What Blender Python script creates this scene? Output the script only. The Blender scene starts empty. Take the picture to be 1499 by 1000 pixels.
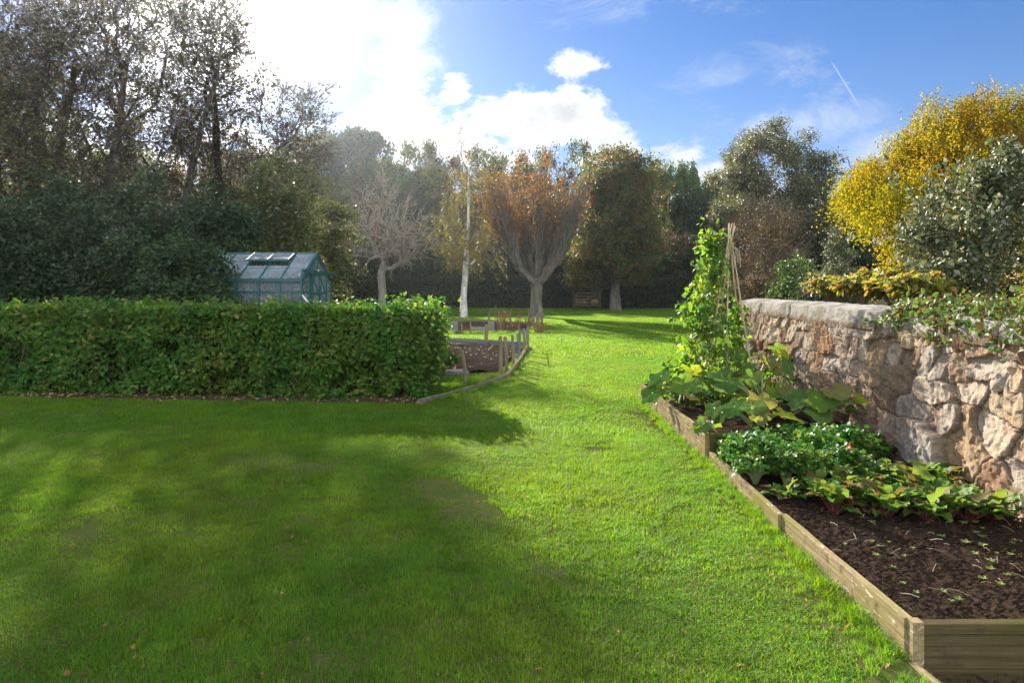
import bpy, math, random
import numpy as np
from mathutils import Vector
R = math.radians
SC = bpy.context.scene
COL = SC.collection

# ------------------------------------------------------------------ camera
EYE = 1.7
cam_d = bpy.data.cameras.new("camera")
cam = bpy.data.objects.new("camera", cam_d)
COL.objects.link(cam)
cam.location = (0, 0, EYE)
cam.rotation_euler = (R(90), 0, 0)
cam_d.sensor_width = 36.0
cam_d.lens = 36.0 * 1000 / 1499
cam_d.shift_y = -85 / 1499
cam_d.clip_start = 0.05
cam_d.clip_end = 2000
SC.camera = cam

# ------------------------------------------------------------------ view
SC.view_settings.view_transform = 'Standard'
SC.view_settings.look = 'None'
SC.view_settings.exposure = 2.12
SC.view_settings.gamma = 1.0
SC.render.engine = 'CYCLES'
SC.cycles.use_denoising = True
SC.cycles.max_bounces = 8
SC.cycles.diffuse_bounces = 3
SC.cycles.glossy_bounces = 3
SC.cycles.transmission_bounces = 5
SC.cycles.transparent_max_bounces = 8
SC.cycles.volume_bounces = 0
SC.cycles.sample_clamp_indirect = 6.0

# ------------------------------------------------------------------ sun and sky
SUN_AZ, SUN_EL = 25.0, 25.0          # azimuth towards -X from +Y
SUN_DIR = Vector((-math.sin(R(SUN_AZ)) * math.cos(R(SUN_EL)),
                  math.cos(R(SUN_AZ)) * math.cos(R(SUN_EL)), math.sin(R(SUN_EL))))
sun_d = bpy.data.lights.new("sun", 'SUN')
sun_d.energy = 5.0
sun_d.angle = R(0.55)
sun_d.color = (1.0, 0.94, 0.84)
sun = bpy.data.objects.new("sun", sun_d)
COL.objects.link(sun)
sun.rotation_euler = SUN_DIR.to_track_quat('Z', 'Y').to_euler()
sun.location = (0, 0, 30)

world = bpy.data.worlds.new("World")
SC.world = world
world.use_nodes = True
try:
    world.cycles.sampling_method = 'MANUAL'
    world.cycles.sample_map_resolution = 512
except Exception:
    pass


def build_world():
    nt = world.node_tree
    nt.nodes.clear()
    N, L = nt.nodes.new, nt.links.new
    out = N('ShaderNodeOutputWorld')
    sky = N('ShaderNodeTexSky')
    sky.sky_type = 'NISHITA'
    sky.sun_disc = False
    sky.sun_elevation = R(SUN_EL)
    sky.sun_rotation = R(-SUN_AZ)
    sky.air_density = 1.0
    sky.dust_density = 0.06
    sky.ozone_density = 1.4
    hs = N('ShaderNodeHueSaturation')
    hs.inputs['Saturation'].default_value = 1.38
    hs.inputs['Value'].default_value = 0.70
    L(sky.outputs[0], hs.inputs['Color'])
    bg = N('ShaderNodeBackground')
    bg.inputs[1].default_value = 0.05
    wb = N('ShaderNodeMix'); wb.data_type = 'RGBA'; wb.blend_type = 'MULTIPLY'; wb.inputs[0].default_value = 1.0
    wb.inputs[7].default_value = (1.0, .80, .94, 1)
    L(hs.outputs[0], wb.inputs[6]); L(wb.outputs[2], bg.inputs[0])
    tc = N('ShaderNodeTexCoord')

    def math_(op, a, b=None, c=None, clamp=False):
        n = N('ShaderNodeMath'); n.operation = op; n.use_clamp = clamp
        for i, v in enumerate((a, b, c)):
            if v is None: continue
            if isinstance(v, (int, float)): n.inputs[i].default_value = v
            else: L(v, n.inputs[i])
        return n.outputs[0]

    def noise(vec, scale, detail, rough, dist=0.0):
        n = N('ShaderNodeTexNoise')
        n.inputs['Scale'].default_value = scale
        n.inputs['Detail'].default_value = detail
        n.inputs['Roughness'].default_value = rough
        n.inputs['Distortion'].default_value = dist
        L(vec, n.inputs['Vector'])
        return n.outputs[0]

    mp = N('ShaderNodeMapping')
    mp.inputs['Scale'].default_value = (1, 1, 1.9)
    L(tc.outputs['Generated'], mp.inputs[0])
    n1 = noise(mp.outputs[0], 9, 10, 0.66, 0.3)
    n2 = noise(mp.outputs[0], 3.2, 6, 0.62, 0.5)
    mp2 = N('ShaderNodeMapping')
    mp2.inputs['Scale'].default_value = (5, 2.0, 9)
    mp2.inputs['Rotation'].default_value = (0.2, 0.5, 0.3)
    L(tc.outputs['Generated'], mp2.inputs[0])
    n3 = noise(mp2.outputs[0], 1.3, 8, 0.68, 0.8)

    # cloud banks placed by compass bearing (degrees right of +Y) and elevation
    def blob(u, v, ru, rv):
        d = Vector((u, 1.0, v)).normalized()
        s = N('ShaderNodeVectorMath'); s.operation = 'SUBTRACT'
        L(tc.outputs['Generated'], s.inputs[0]); s.inputs[1].default_value = d
        m = N('ShaderNodeVectorMath'); m.operation = 'MULTIPLY'
        L(s.outputs[0], m.inputs[0]); m.inputs[1].default_value = (1 / ru, 1 / ru, 1 / rv)
        ln = N('ShaderNodeVectorMath'); ln.operation = 'LENGTH'
        L(m.outputs[0], ln.inputs[0])
        return math_('SUBTRACT', 1.0, ln.outputs['Value'])   # 1 at the centre, <0 outside

    def union(bs):
        a = bs[0]
        for b in bs[1:]:
            a = math_('MAXIMUM', a, b)
        return a

    def ss(x, a, b):
        n = N('ShaderNodeMapRange'); n.interpolation_type = 'SMOOTHSTEP'
        L(x, n.inputs[0]); n.inputs[1].default_value = a; n.inputs[2].default_value = b
        return n.outputs[0]

    cum = union([blob(.02, .235, .14, .075), blob(-.07, .20, .17, .05), blob(.08, .25, .07, .055),
                 blob(-.16, .285, .055, .05), blob(-.15, .21, .10, .07), blob(.13, .20, .07, .045),
                 blob(.255, .19, .06, .035), blob(.30, .16, .06, .04), blob(-.24, .18, .12, .06),
                 math_('MULTIPLY', blob(.08, .317, .05, .03), .62), blob(-.08, .285, .035, .03), blob(.5, .12, .3, .04),
                 blob(-.9, .2, .5, .15), blob(1.3, .2, .4, .1)])
    dens = math_('ADD', cum, math_('MULTIPLY', math_('SUBTRACT', n1, 0.5), 3.2))
    cmask = ss(dens, 0.12, 0.62)
    cir = union([blob(-.155, .36, .09, .16), blob(.42, .235, .16, .05), blob(.55, .19, .12, .05),
                 math_('MULTIPLY', blob(.13, .42, .3, .05), .6), math_('MULTIPLY', blob(.33, .30, .2, .06), .6)])
    cd = math_('ADD', math_('MULTIPLY', cir, 0.75), math_('MULTIPLY', math_('SUBTRACT', n3, 0.5), 1.7))
    cimask = math_('MULTIPLY', ss(cd, 0.20, 0.95), 0.75)
    # thin cloud veil lit from behind around the sun
    dot = N('ShaderNodeVectorMath'); dot.operation = 'DOT_PRODUCT'
    L(tc.outputs['Generated'], dot.inputs[0]); dot.inputs[1].default_value = SUN_DIR
    ang = math_('ARCCOSINE', math_('MINIMUM', dot.outputs['Value'], 0.99999))
    veil0 = ss(ang, R(15.5), R(6))
    veil = math_('MULTIPLY', veil0, math_('ADD', math_('MULTIPLY', math_('ADD', n2, n3), 1.5), -0.75), clamp=True)
    # a short vapour trail
    def d3(u, v): return Vector((u, 1.0, v)).normalized()
    A, B = d3(.468, .325), d3(.528, .228)
    nrm = A.cross(B).normalized(); mid = (A + B).normalized(); tang = (B - A).normalized()
    dp = N('ShaderNodeVectorMath'); dp.operation = 'DOT_PRODUCT'
    L(tc.outputs['Generated'], dp.inputs[0]); dp.inputs[1].default_value = nrm
    dt = N('ShaderNodeVectorMath'); dt.operation = 'DOT_PRODUCT'
    sb = N('ShaderNodeVectorMath'); sb.operation = 'SUBTRACT'
    L(tc.outputs['Generated'], sb.inputs[0]); sb.inputs[1].default_value = mid
    L(sb.outputs[0], dt.inputs[0]); dt.inputs[1].default_value = tang
    tr = math_('MULTIPLY', ss(math_('ABSOLUTE', dp.outputs['Value']), 0.0017, 0.0003),
               ss(math_('ABSOLUTE', dt.outputs['Value']), 0.056, 0.04))
    tr = math_('MULTIPLY', math_('MULTIPLY', tr, n1), 0.75)
    # unseen bright clouds added behind the camera to lift the shade
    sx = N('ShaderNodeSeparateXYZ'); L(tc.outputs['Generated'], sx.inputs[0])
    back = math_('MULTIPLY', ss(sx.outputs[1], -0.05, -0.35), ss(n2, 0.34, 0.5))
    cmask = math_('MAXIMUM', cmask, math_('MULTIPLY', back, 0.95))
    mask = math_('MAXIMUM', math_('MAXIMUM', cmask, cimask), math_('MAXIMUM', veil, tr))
    # cloud radiance: white, brighter towards the sun, greyer where thick
    near = ss(ang, R(45), R(6))
    lum = math_('ADD', math_('ADD', 0.235, math_('MULTIPLY', near, 0.10)), math_('MULTIPLY', veil0, 0.45))
    lum = math_('SUBTRACT', lum, math_('MULTIPLY', ss(dens, 0.5, 1.4), 0.09))
    lum = math_('ADD', lum, math_('MULTIPLY', back, 0.50))  # the added clouds behind are made much brighter, as fill light
    bg2 = N('ShaderNodeBackground')
    cc = N('ShaderNodeMix'); cc.data_type = 'RGBA'
    L(near, cc.inputs[0])
    cc.inputs[6].default_value = (0.89, 0.95, 1.0, 1)
    cc.inputs[7].default_value = (1.0, 0.985, 0.95, 1)
    L(cc.outputs[2], bg2.inputs[0])
    L(lum, bg2.inputs[1])
    mx = N('ShaderNodeMixShader')
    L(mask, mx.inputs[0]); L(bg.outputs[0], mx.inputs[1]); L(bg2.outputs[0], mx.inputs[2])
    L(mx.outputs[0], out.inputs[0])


build_world()

# ------------------------------------------------------------------ helpers
rng = np.random.default_rng(7)


def W(px, py, Y):
    """photo measurement at depth Y -> point in metres"""
    return np.array([(px - 749.5) / 1000 * Y, Y, EYE - (py - 415) / 1000 * Y])


def sst(a, b, x):
    t = np.clip((np.asarray(x, float) - a) / (b - a), 0, 1)
    return t * t * (3 - 2 * t)


def hash2(ix, iy, seed):
    h = (ix.astype(np.int64) * 374761393 + iy.astype(np.int64) * 668265263 + seed * 974634777) & 0xffffffff
    h = ((h ^ (h >> 13)) * 1274126177) & 0xffffffff
    return ((h ^ (h >> 16)) & 0xffff) / 65535.0


def vnoise(x, y, seed=0):
    x = np.asarray(x, float); y = np.asarray(y, float)
    ix, iy = np.floor(x), np.floor(y)
    fx, fy = x - ix, y - iy
    fx = fx * fx * (3 - 2 * fx); fy = fy * fy * (3 - 2 * fy)
    a, b = hash2(ix, iy, seed), hash2(ix + 1, iy, seed)
    c, d = hash2(ix, iy + 1, seed), hash2(ix + 1, iy + 1, seed)
    return (a * (1 - fx) + b * fx) * (1 - fy) + (c * (1 - fx) + d * fx) * fy


def fbm(x, y, oct=4, seed=0, gain=0.5):
    s, amp, tot = 0, 1, 0
    for i in range(oct):
        s = s + amp * (vnoise(x * 2 ** i, y * 2 ** i, seed + i * 17) - 0.5)
        tot += amp; amp *= gain
    return s / tot


class Buf:
    def __init__(s):
        s.V, s.F, s.n = [], {}, 0

    def add(s, V, F):
        V = np.asarray(V, float).reshape(-1, 3)
        Fs = F if isinstance(F, list) and len(F) and isinstance(F[0], np.ndarray) else [np.asarray(F)]
        for f in Fs:
            f = np.asarray(f, int)
            if f.size:
                s.F.setdefault(f.shape[1], []).append(f + s.n)
        s.V.append(V); s.n += len(V)
        return s

    def box(s, c, size, rz=0.0, rot=None):
        hx, hy, hz = np.asarray(size, float) / 2
        v = np.array([[-hx, -hy, -hz], [hx, -hy, -hz], [hx, hy, -hz], [-hx, hy, -hz],
                      [-hx, -hy, hz], [hx, -hy, hz], [hx, hy, hz], [-hx, hy, hz]])
        if rot is not None:
            v = v @ np.asarray(rot).T
        elif rz:
            ca, sa = math.cos(rz), math.sin(rz)
            v = v @ np.array([[ca, -sa, 0], [sa, ca, 0], [0, 0, 1]]).T
        return s.add(v + np.asarray(c, float), np.array([[0, 3, 2, 1], [4, 5, 6, 7], [0, 1, 5, 4], [1, 2, 6, 5], [2, 3, 7, 6], [3, 0, 4, 7]]))

    def bar(s, a, b, w, h=None, up=(0, 0, 1)):
        a = np.asarray(a, float); b = np.asarray(b, float); h = h or w
        d = b - a; ln = np.linalg.norm(d); d /= ln
        u = np.asarray(up, float)
        if abs(d @ u) > 0.95: u = np.array([1.0, 0, 0])
        x = np.cross(d, u); x /= np.linalg.norm(x); y = np.cross(x, d)
        return s.box((a + b) / 2, (w, ln, h), rot=np.stack([x, d, y], 1))

    def tube(s, P, r, sides=6, cap=True):
        P = np.asarray(P, float); n = len(P)
        r = np.broadcast_to(np.asarray(r, float), (n,))
        T = np.gradient(P, axis=0); T /= np.linalg.norm(T, axis=1)[:, None] + 1e-9
        m = T.mean(0)
        ref = np.eye(3)[np.argmin(np.abs(m))]
        X = np.cross(T, ref); X /= np.linalg.norm(X, axis=1)[:, None] + 1e-9
        Y = np.cross(T, X)
        a = np.arange(sides) * 2 * math.pi / sides
        V = P[:, None] + r[:, None, None] * (np.cos(a)[None, :, None] * X[:, None] + np.sin(a)[None, :, None] * Y[:, None])
        i = np.arange(n - 1)[:, None] * sides; j = np.arange(sides)[None]; k = (j + 1) % sides
        F = np.stack([i + j, i + k, i + sides + k, i + sides + j], -1).reshape(-1, 4)
        fs = [F]
        if cap and sides >= 3:
            fs.append(np.arange(sides)[::-1][None]); fs.append((np.arange(sides) + (n - 1) * sides)[None])
        return s.add(V.reshape(-1, 3), fs)

    def grid(s, P):
        P = np.asarray(P, float); n, m = P.shape[:2]
        i = np.arange(n - 1)[:, None] * m; j = np.arange(m - 1)[None]
        F = np.stack([i + j, i + j + 1, i + m + j + 1, i + m + j], -1).reshape(-1, 4)
        return s.add(P.reshape(-1, 3), F)


def mk(name, buf, mat, parent=None, smooth=False, attrs=None, mats=None):
    V = np.concatenate(buf.V) if buf.V else np.zeros((0, 3))
    loops, starts, tot = [], [], 0
    for k, fl in buf.F.items():
        f = np.concatenate(fl)
        loops.append(f.reshape(-1)); starts.append(tot + np.arange(len(f)) * k); tot += f.size
    me = bpy.data.meshes.new(name)
    me.vertices.add(len(V)); me.vertices.foreach_set('co', V.reshape(-1).astype(np.float32))
    if tot:
        L_ = np.concatenate(loops); S_ = np.concatenate(starts)
        me.loops.add(tot); me.loops.foreach_set('vertex_index', L_.astype(np.int32))
        me.polygons.add(len(S_)); me.polygons.foreach_set('loop_start', S_.astype(np.int32))
        me.polygons.foreach_set('use_smooth', np.full(len(S_), bool(smooth)))
    me.update(calc_edges=True)
    if mat: me.materials.append(mat)
    if attrs:
        for an, (typ, val) in attrs.items():
            a = me.attributes.new(an, typ, 'POINT')
            key = {'FLOAT': 'value', 'INT': 'value', 'FLOAT_VECTOR': 'vector', 'FLOAT_COLOR': 'color'}[typ]
            a.data.foreach_set(key, np.asarray(val).reshape(-1))
    o = bpy.data.objects.new(name, me)
    COL.objects.link(o)
    if parent is not None: o.parent = parent
    return o


def tag(o, label=None, cat=None, group=None, kind=None):
    if label: o['label'] = label
    if cat: o['category'] = cat
    if group: o['group'] = group
    if kind: o['kind'] = kind
    return o


def thing(name, label, cat, loc=(0, 0, 0), rz=0.0, group=None):
    o = bpy.data.objects.new(name, None)
    o.empty_display_size = 0.1
    COL.objects.link(o)
    o.location = tuple(float(v) for v in loc); o.rotation_euler = (0, 0, rz)
    return tag(o, label, cat, group)


def dup(root, loc, rz=0.0, scale=1.0, label=None, group=None):
    r = root.copy(); COL.objects.link(r)
    r.location = tuple(float(v) for v in loc); r.rotation_euler = (0, 0, rz)
    r.scale = (scale,) * 3 if isinstance(scale, (int, float)) else scale
    if label: r['label'] = label
    if group: r['group'] = group
    for ch in list(root.children):
        c = ch.copy(); COL.objects.link(c); c.parent = r
        for g in list(ch.children):
            d = g.copy(); COL.objects.link(d); d.parent = c
    return r


# ------------------------------------------------------------------ materials
class Mat:
    def __init__(s, name):
        s.m = bpy.data.materials.new(name); s.m.use_nodes = True
        s.nt = s.m.node_tree; s.nt.nodes.clear()
        s.out = s.N('ShaderNodeOutputMaterial')
        s.tc = None

    def N(s, t): return s.nt.nodes.new(t)

    def L(s, a, b): s.nt.links.new(a, b)

    def val(s, sock, v):
        if v is None: return
        if hasattr(v, 'is_linked') or isinstance(v, bpy.types.NodeSocket): s.L(v, sock)
        else: sock.default_value = v

    def pos(s):
        return s.N('ShaderNodeNewGeometry').outputs['Position']

    def objco(s):
        if s.tc is None: s.tc = s.N('ShaderNodeTexCoord')
        return s.tc.outputs['Object']

    def map(s, v, scale=(1, 1, 1), rot=(0, 0, 0)):
        n = s.N('ShaderNodeMapping'); s.L(v, n.inputs[0])
        n.inputs['Scale'].default_value = scale; n.inputs['Rotation'].default_value = rot
        return n.outputs[0]

    def noise(s, v, scale, detail=4, rough=0.55, dist=0.0, col=False):
        n = s.N('ShaderNodeTexNoise'); s.L(v, n.inputs['Vector'])
        n.inputs['Scale'].default_value = scale; n.inputs['Detail'].default_value = detail
        n.inputs['Roughness'].default_value = rough; n.inputs['Distortion'].default_value = dist
        return n.outputs[1 if col else 0]

    def ramp(s, f, stops, interp='LINEAR'):
        n = s.N('ShaderNodeValToRGB'); s.val(n.inputs[0], f)
        cr = n.color_ramp; cr.interpolation = interp
        while len(cr.elements) > 1: cr.elements.remove(cr.elements[-1])
        for i, (p, c) in enumerate(stops):
            e = cr.elements[0] if i == 0 else cr.elements.new(p)
            e.position = p; c = tuple(c) if hasattr(c, '__len__') else (c, c, c)
            e.color = c + (1,) if len(c) == 3 else c
        return n.outputs[0]

    def mix(s, f, a, b, mode='MIX'):
        n = s.N('ShaderNodeMix'); n.data_type = 'RGBA'; n.blend_type = mode
        s.val(n.inputs[0], f)
        for k, v in ((6, a), (7, b)):
            if isinstance(v, tuple) and len(v) == 3: v = v + (1,)
            s.val(n.inputs[k], v)
        return n.outputs[2]

    def math(s, op, a, b=None, clamp=False):
        n = s.N('ShaderNodeMath'); n.operation = op; n.use_clamp = clamp
        s.val(n.inputs[0], a); s.val(n.inputs[1], b)
        return n.outputs[0]

    def bump(s, h, strength=0.5, dist=0.01, nrm=None):
        n = s.N('ShaderNodeBump'); n.inputs['Strength'].default_value = strength
        n.inputs['Distance'].default_value = dist; s.L(h, n.inputs['Height'])
        if nrm is not None: s.L(nrm, n.inputs['Normal'])
        return n.outputs[0]

    def bsdf(s, col, rough=0.7, spec=0.3, normal=None, metal=0.0):
        if isinstance(col, tuple) and len(col) == 3: col = col + (1,)
        if spec <= .2:      # dry matt surfaces: no grazing sheen
            n = s.N('ShaderNodeBsdfDiffuse'); s.val(n.inputs['Color'], col); n.inputs['Roughness'].default_value = .6
            if normal is not None: s.L(normal, n.inputs['Normal'])
            return n.outputs[0]
        n = s.N('ShaderNodeBsdfPrincipled')
        s.val(n.inputs['Base Color'], col); s.val(n.inputs['Roughness'], rough)
        n.inputs['Specular IOR Level'].default_value = spec
        n.inputs['Metallic'].default_value = metal
        if normal is not None: s.L(normal, n.inputs['Normal'])
        return n.outputs[0]

    def done(s, sh):
        s.L(sh, s.out.inputs[0]); return s.m


def leaf_mat(name, cols, transl=0.45, rough=0.45, spec=0.4, tint=(1.15, 1.0, 0.75), scale=0.5, vary=0.35):
    """foliage: colour picked per leaf, drifting through the crown; light passes through"""
    a = Mat(name)
    g = a.N('ShaderNodeNewGeometry')
    n = len(cols)
    c = a.ramp(g.outputs['Random Per Island'], [((i + .5) / n, k) for i, k in enumerate(cols)])
    nz = a.noise(g.outputs['Position'], scale, 3, 0.6)
    f = a.math('ADD', a.math('MULTIPLY', a.math('SUBTRACT', nz, 0.5), 2.2 * vary), 1.0)
    hv = a.N('ShaderNodeHueSaturation'); a.L(c, hv.inputs['Color']); a.L(f, hv.inputs['Value'])
    nz2 = a.noise(g.outputs['Position'], scale * 0.7, 2, 0.5)
    a.L(a.math('ADD', a.math('MULTIPLY', a.math('SUBTRACT', nz2, 0.5), 0.10 * vary / .35), 0.5), hv.inputs['Hue'])
    p = a.bsdf(hv.outputs[0], rough, spec)
    t = a.N('ShaderNodeBsdfTranslucent')
    a.L(a.mix(1.0, hv.outputs[0], tuple(tint), 'MULTIPLY'), t.inputs[0])
    m = a.N('ShaderNodeMixShader'); m.inputs[0].default_value = transl
    a.L(p, m.inputs[1]); a.L(t.outputs[0], m.inputs[2])
    return a.done(m.outputs[0])


def bark_mat(name, c1, c2, scale=6, streak=0.25):
    a = Mat(name)
    p = a.pos()
    n1 = a.noise(a.map(p, (1, 1, streak)), scale, 6, 0.65)
    n2 = a.noise(p, scale * 0.25, 3)
    c = a.mix(n2, a.ramp(n1, [(.3, c1), (.7, c2)]), a.ramp(n1, [(.35, tuple(v * .7 for v in c1)), (.65, tuple(v * .85 for v in c2))]))
    return a.done(a.bsdf(c, 0.9, 0.15, a.bump(n1, 0.7, 0.02)))


MT = {}
MT['bark_dark'] = bark_mat('dark_bark', (.045, .036, .028), (.12, .10, .08))
MT['bark_grey'] = bark_mat('grey_bark', (.09, .082, .068), (.22, .20, .165))
MT['bark_pale'] = bark_mat('pale_bark', (.24, .215, .18), (.44, .40, .34))
MT['bark_brown'] = bark_mat('brown_bark', (.10, .07, .045), (.24, .18, .12))


def birch_mat():
    a = Mat('birch_bark'); p = a.pos()
    n = a.noise(a.map(p, (2, 2, 9)), 2.2, 5, 0.7)
    n2 = a.noise(p, 3.0, 3)
    c = a.ramp(n, [(.36, (.05, .045, .04)), (.44, (.62, .58, .52)), (.7, (.78, .75, .70))])
    c = a.mix(a.ramp(n2, [(.5, 0), (.7, 1)]), c, (.35, .30, .24))
    return a.done(a.bsdf(c, 0.75, 0.25, a.bump(n, 0.4, 0.01)))


MT['birch'] = birch_mat()


def wood_mat(name, c1, c2, algae, flakes=0.0, axis='y', gr=1.0):
    a = Mat(name); p = a.pos()
    sc = {'y': (30, .6, 30), 'x': (.6, 30, 30), 'z': (22, 22, .9)}[axis]
    g = a.noise(a.map(p, sc), 3.0 * gr, 7, 0.65, 0.4)
    g2 = a.noise(p, 2.2, 4, 0.6)
    c = a.ramp(g, [(.28, c1), (.68, c2)])
    c = a.mix(a.ramp(g2, [(.42, 0), (.66, .75)]), c, algae)
    if flakes:
        fsc = tuple(2.2 if v < 2 else 11.0 for v in sc)
        fl = a.noise(a.map(p, fsc), 4.0, 6, 0.7, 0.8)
        c = a.mix(a.ramp(fl, [(.60, 0), (.66, flakes)]), c, (.62, .57, .46))
        dk = a.noise(p, 9, 3, 0.7)
        c = a.mix(a.ramp(dk, [(.55, 0), (.70, .75)]), c, (.06, .048, .028))
        kn = a.noise(a.map(p, tuple(1.0 if v < 2 else 5.0 for v in sc)), 3.0, 5, .7, 1.2)
        c = a.mix(a.ramp(kn, [(.58, 0), (.66, .6)]), c, (.10, .075, .03))
    return a.done(a.bsdf(c, 0.85, 0.2, a.bump(g, 0.35, 0.003)))


MT['board'] = wood_mat('weathered_board', (.14, .10, .055), (.36, .275, .155), (.17, .16, .04), 0.9, 'y')
MT['board_x'] = wood_mat('mossy_board', (.055, .042, .022), (.13, .10, .05), (.060, .065, .018), 0.05, 'x')
MT['post_wood'] = wood_mat('stake_wood', (.14, .11, .07), (.28, .23, .15), (.17, .16, .08), 0.0, 'z')
MT['grey_board'] = wood_mat('grey_edging', (.10, .085, .065), (.21, .185, .15), (.12, .12, .06), 0.2, 'y')
MT['cane'] = wood_mat('bamboo', (.30, .24, .15), (.50, .42, .28), (.28, .25, .17), 0.0, 'z')


def plain_mat(name, col, rough=.5, spec=.4, n=0.15, sc=8, metal=0.0):
    a = Mat(name); nz = a.noise(a.pos(), sc, 4)
    c = a.mix(nz, tuple(v * (1 - n) for v in col), tuple(min(1, v * (1 + n)) for v in col))
    return a.done(a.bsdf(c, rough, spec, metal=metal))


MT['green_metal'] = plain_mat('green_painted_frame', (.014, .080, .078), .45, .5)
MT['blue_plastic'] = plain_mat('blue_plastic', (.03, .10, .22), .4, .5)
MT['blue_rope'] = plain_mat('blue_rope', (.02, .11, .26), .6, .3)
MT['white_plastic'] = plain_mat('white_plastic', (.7, .7, .68), .4, .4)
MT['concrete'] = plain_mat('concrete', (.20, .19, .165), .9, .2, .35, 14)
MT['clay'] = plain_mat('clay', (.32, .12, .06), .8, .2)
MT['hose'] = plain_mat('grey_slab', (.22, .20, .17), .85, .2, .3, 12)


def soil_mat():
    a = Mat('dark_soil'); p = a.pos()
    n1 = a.noise(p, 38, 6, 0.7); n2 = a.noise(p, 5, 4); n3 = a.noise(p, 140, 3, .7)
    c = a.ramp(n1, [(.3, (.018, .012, .009)), (.62, (.052, .035, .025)), (.8, (.09, .064, .045))])
    c = a.mix(a.ramp(n2, [(.4, 0), (.7, .5)]), c, (.07, .047, .033))
    h = a.math('ADD', n1, a.math('MULTIPLY', n3, 0.5))
    return a.done(a.bsdf(c, 0.95, 0.1, a.bump(h, 0.9, 0.012)))


MT['soil'] = soil_mat()
MT['far_soil'] = plain_mat('far_soil', (.045, .033, .025), .95, .05, .6, 30)


def glass_mat(name='dusty_greenhouse_glass', lo=.07, hi=.22):
    a = Mat(name)
    nz = a.noise(a.pos(), 2.5, 5, .65)
    p = a.bsdf((.55, .60, .66), 0.16, 0.6)
    t = a.N('ShaderNodeBsdfTransparent'); t.inputs[0].default_value = (.82, .88, .88, 1)
    m = a.N('ShaderNodeMixShader')
    a.L(a.ramp(nz, [(.3, lo), (.7, hi)]), m.inputs[0])
    a.L(t.outputs[0], m.inputs[1]); a.L(p, m.inputs[2])
    return a.done(m.outputs[0])


MT['glass'] = glass_mat()
MT['roof_glass'] = glass_mat('dusty_roof_glass', .22, .42)

# ================================================================== ground and lawn
def gz(x, y):
    x = np.asarray(x, float); y = np.asarray(y, float)
    b = 0.10 * sst(3.4, 7.0, y) - 0.05 * (1 - sst(2.7, 3.05, y)) * sst(1.2, 1.7, x)
    return b + fbm(x * .45, y * .45, 3, 5) * 0.05 + fbm(x * 1.7, y * 1.7, 2, 9) * 0.018


def ground_mats():
    a = Mat('leaf_litter'); p = a.pos()
    n = a.noise(p, 3.0, 6, .7); n2 = a.noise(p, .25, 3)
    c = a.ramp(n, [(.3, (.030, .024, .014)), (.6, (.075, .055, .030)), (.75, (.13, .085, .04))])
    c = a.mix(a.ramp(n2, [(.45, 0), (.65, .8)]), c, (.04, .06, .018))
    MT['litter'] = a.done(a.bsdf(c, 0.95, .1, a.bump(n, .6, .03)))
    a = Mat('lawn_turf'); p = a.pos()
    n = a.noise(p, 60, 4, .7); n2 = a.noise(p, .6, 4)
    c = a.ramp(n, [(.3, (.030, .050, .010)), (.7, (.085, .125, .022))])
    c = a.mix(a.ramp(n2, [(.4, 0), (.7, .6)]), c, (.11, .14, .03))
    n4 = a.noise(p, 22, 4, .7)
    c = a.mix(a.ramp(n4, [(.48, 0), (.62, .8)]), c, (.13, .09, .05))
    MT['turf'] = a.done(a.bsdf(c, .95, .1, a.bump(n, .7, .02)))
    a = Mat('grass_blade')
    g = a.N('ShaderNodeNewGeometry'); p = g.outputs['Position']
    c = a.ramp(g.outputs['Random Per Island'], [(0, (.084, .192, .015)), (.35, (.118, .25, .017)), (.7, (.157, .295, .022)),
                                                (.93, (.15, .22, .03)), (1, (.26, .22, .09))])
    n2 = a.noise(p, .55, 5, .6); n3 = a.noise(p, 3.2, 4, .6)
    hv = a.N('ShaderNodeHueSaturation'); a.L(c, hv.inputs['Color'])
    a.L(a.math('ADD', .5, a.math('MULTIPLY', a.math('SUBTRACT', n2, .5), -.10)), hv.inputs['Hue'])
    a.L(a.math('ADD', 1.0, a.math('MULTIPLY', a.math('SUBTRACT', n3, .5), 1.0)), hv.inputs['Value'])
    sp = a.noise(p, 1.15, 4, .65)
    col = a.mix(a.ramp(sp, [(.69, 0), (.76, .7)]), hv.outputs[0], (.19, .17, .055))
    pr = a.bsdf(col, .6, .22)
    t = a.N('ShaderNodeBsdfTranslucent'); a.L(a.mix(1.0, col, (1.5, 1.3, .45), 'MULTIPLY'), t.inputs[0])
    m = a.N('ShaderNodeMixShader'); m.inputs[0].default_value = .58
    a.L(pr, m.inputs[1]); a.L(t.outputs[0], m.inputs[2])
    MT['blade'] = a.done(m.outputs[0])


ground_mats()


def sheet(xs, ys, zf):
    X, Y = np.meshgrid(xs, ys, indexing='xy')
    return np.stack([X, Y, zf(X, Y)], -1)


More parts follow.
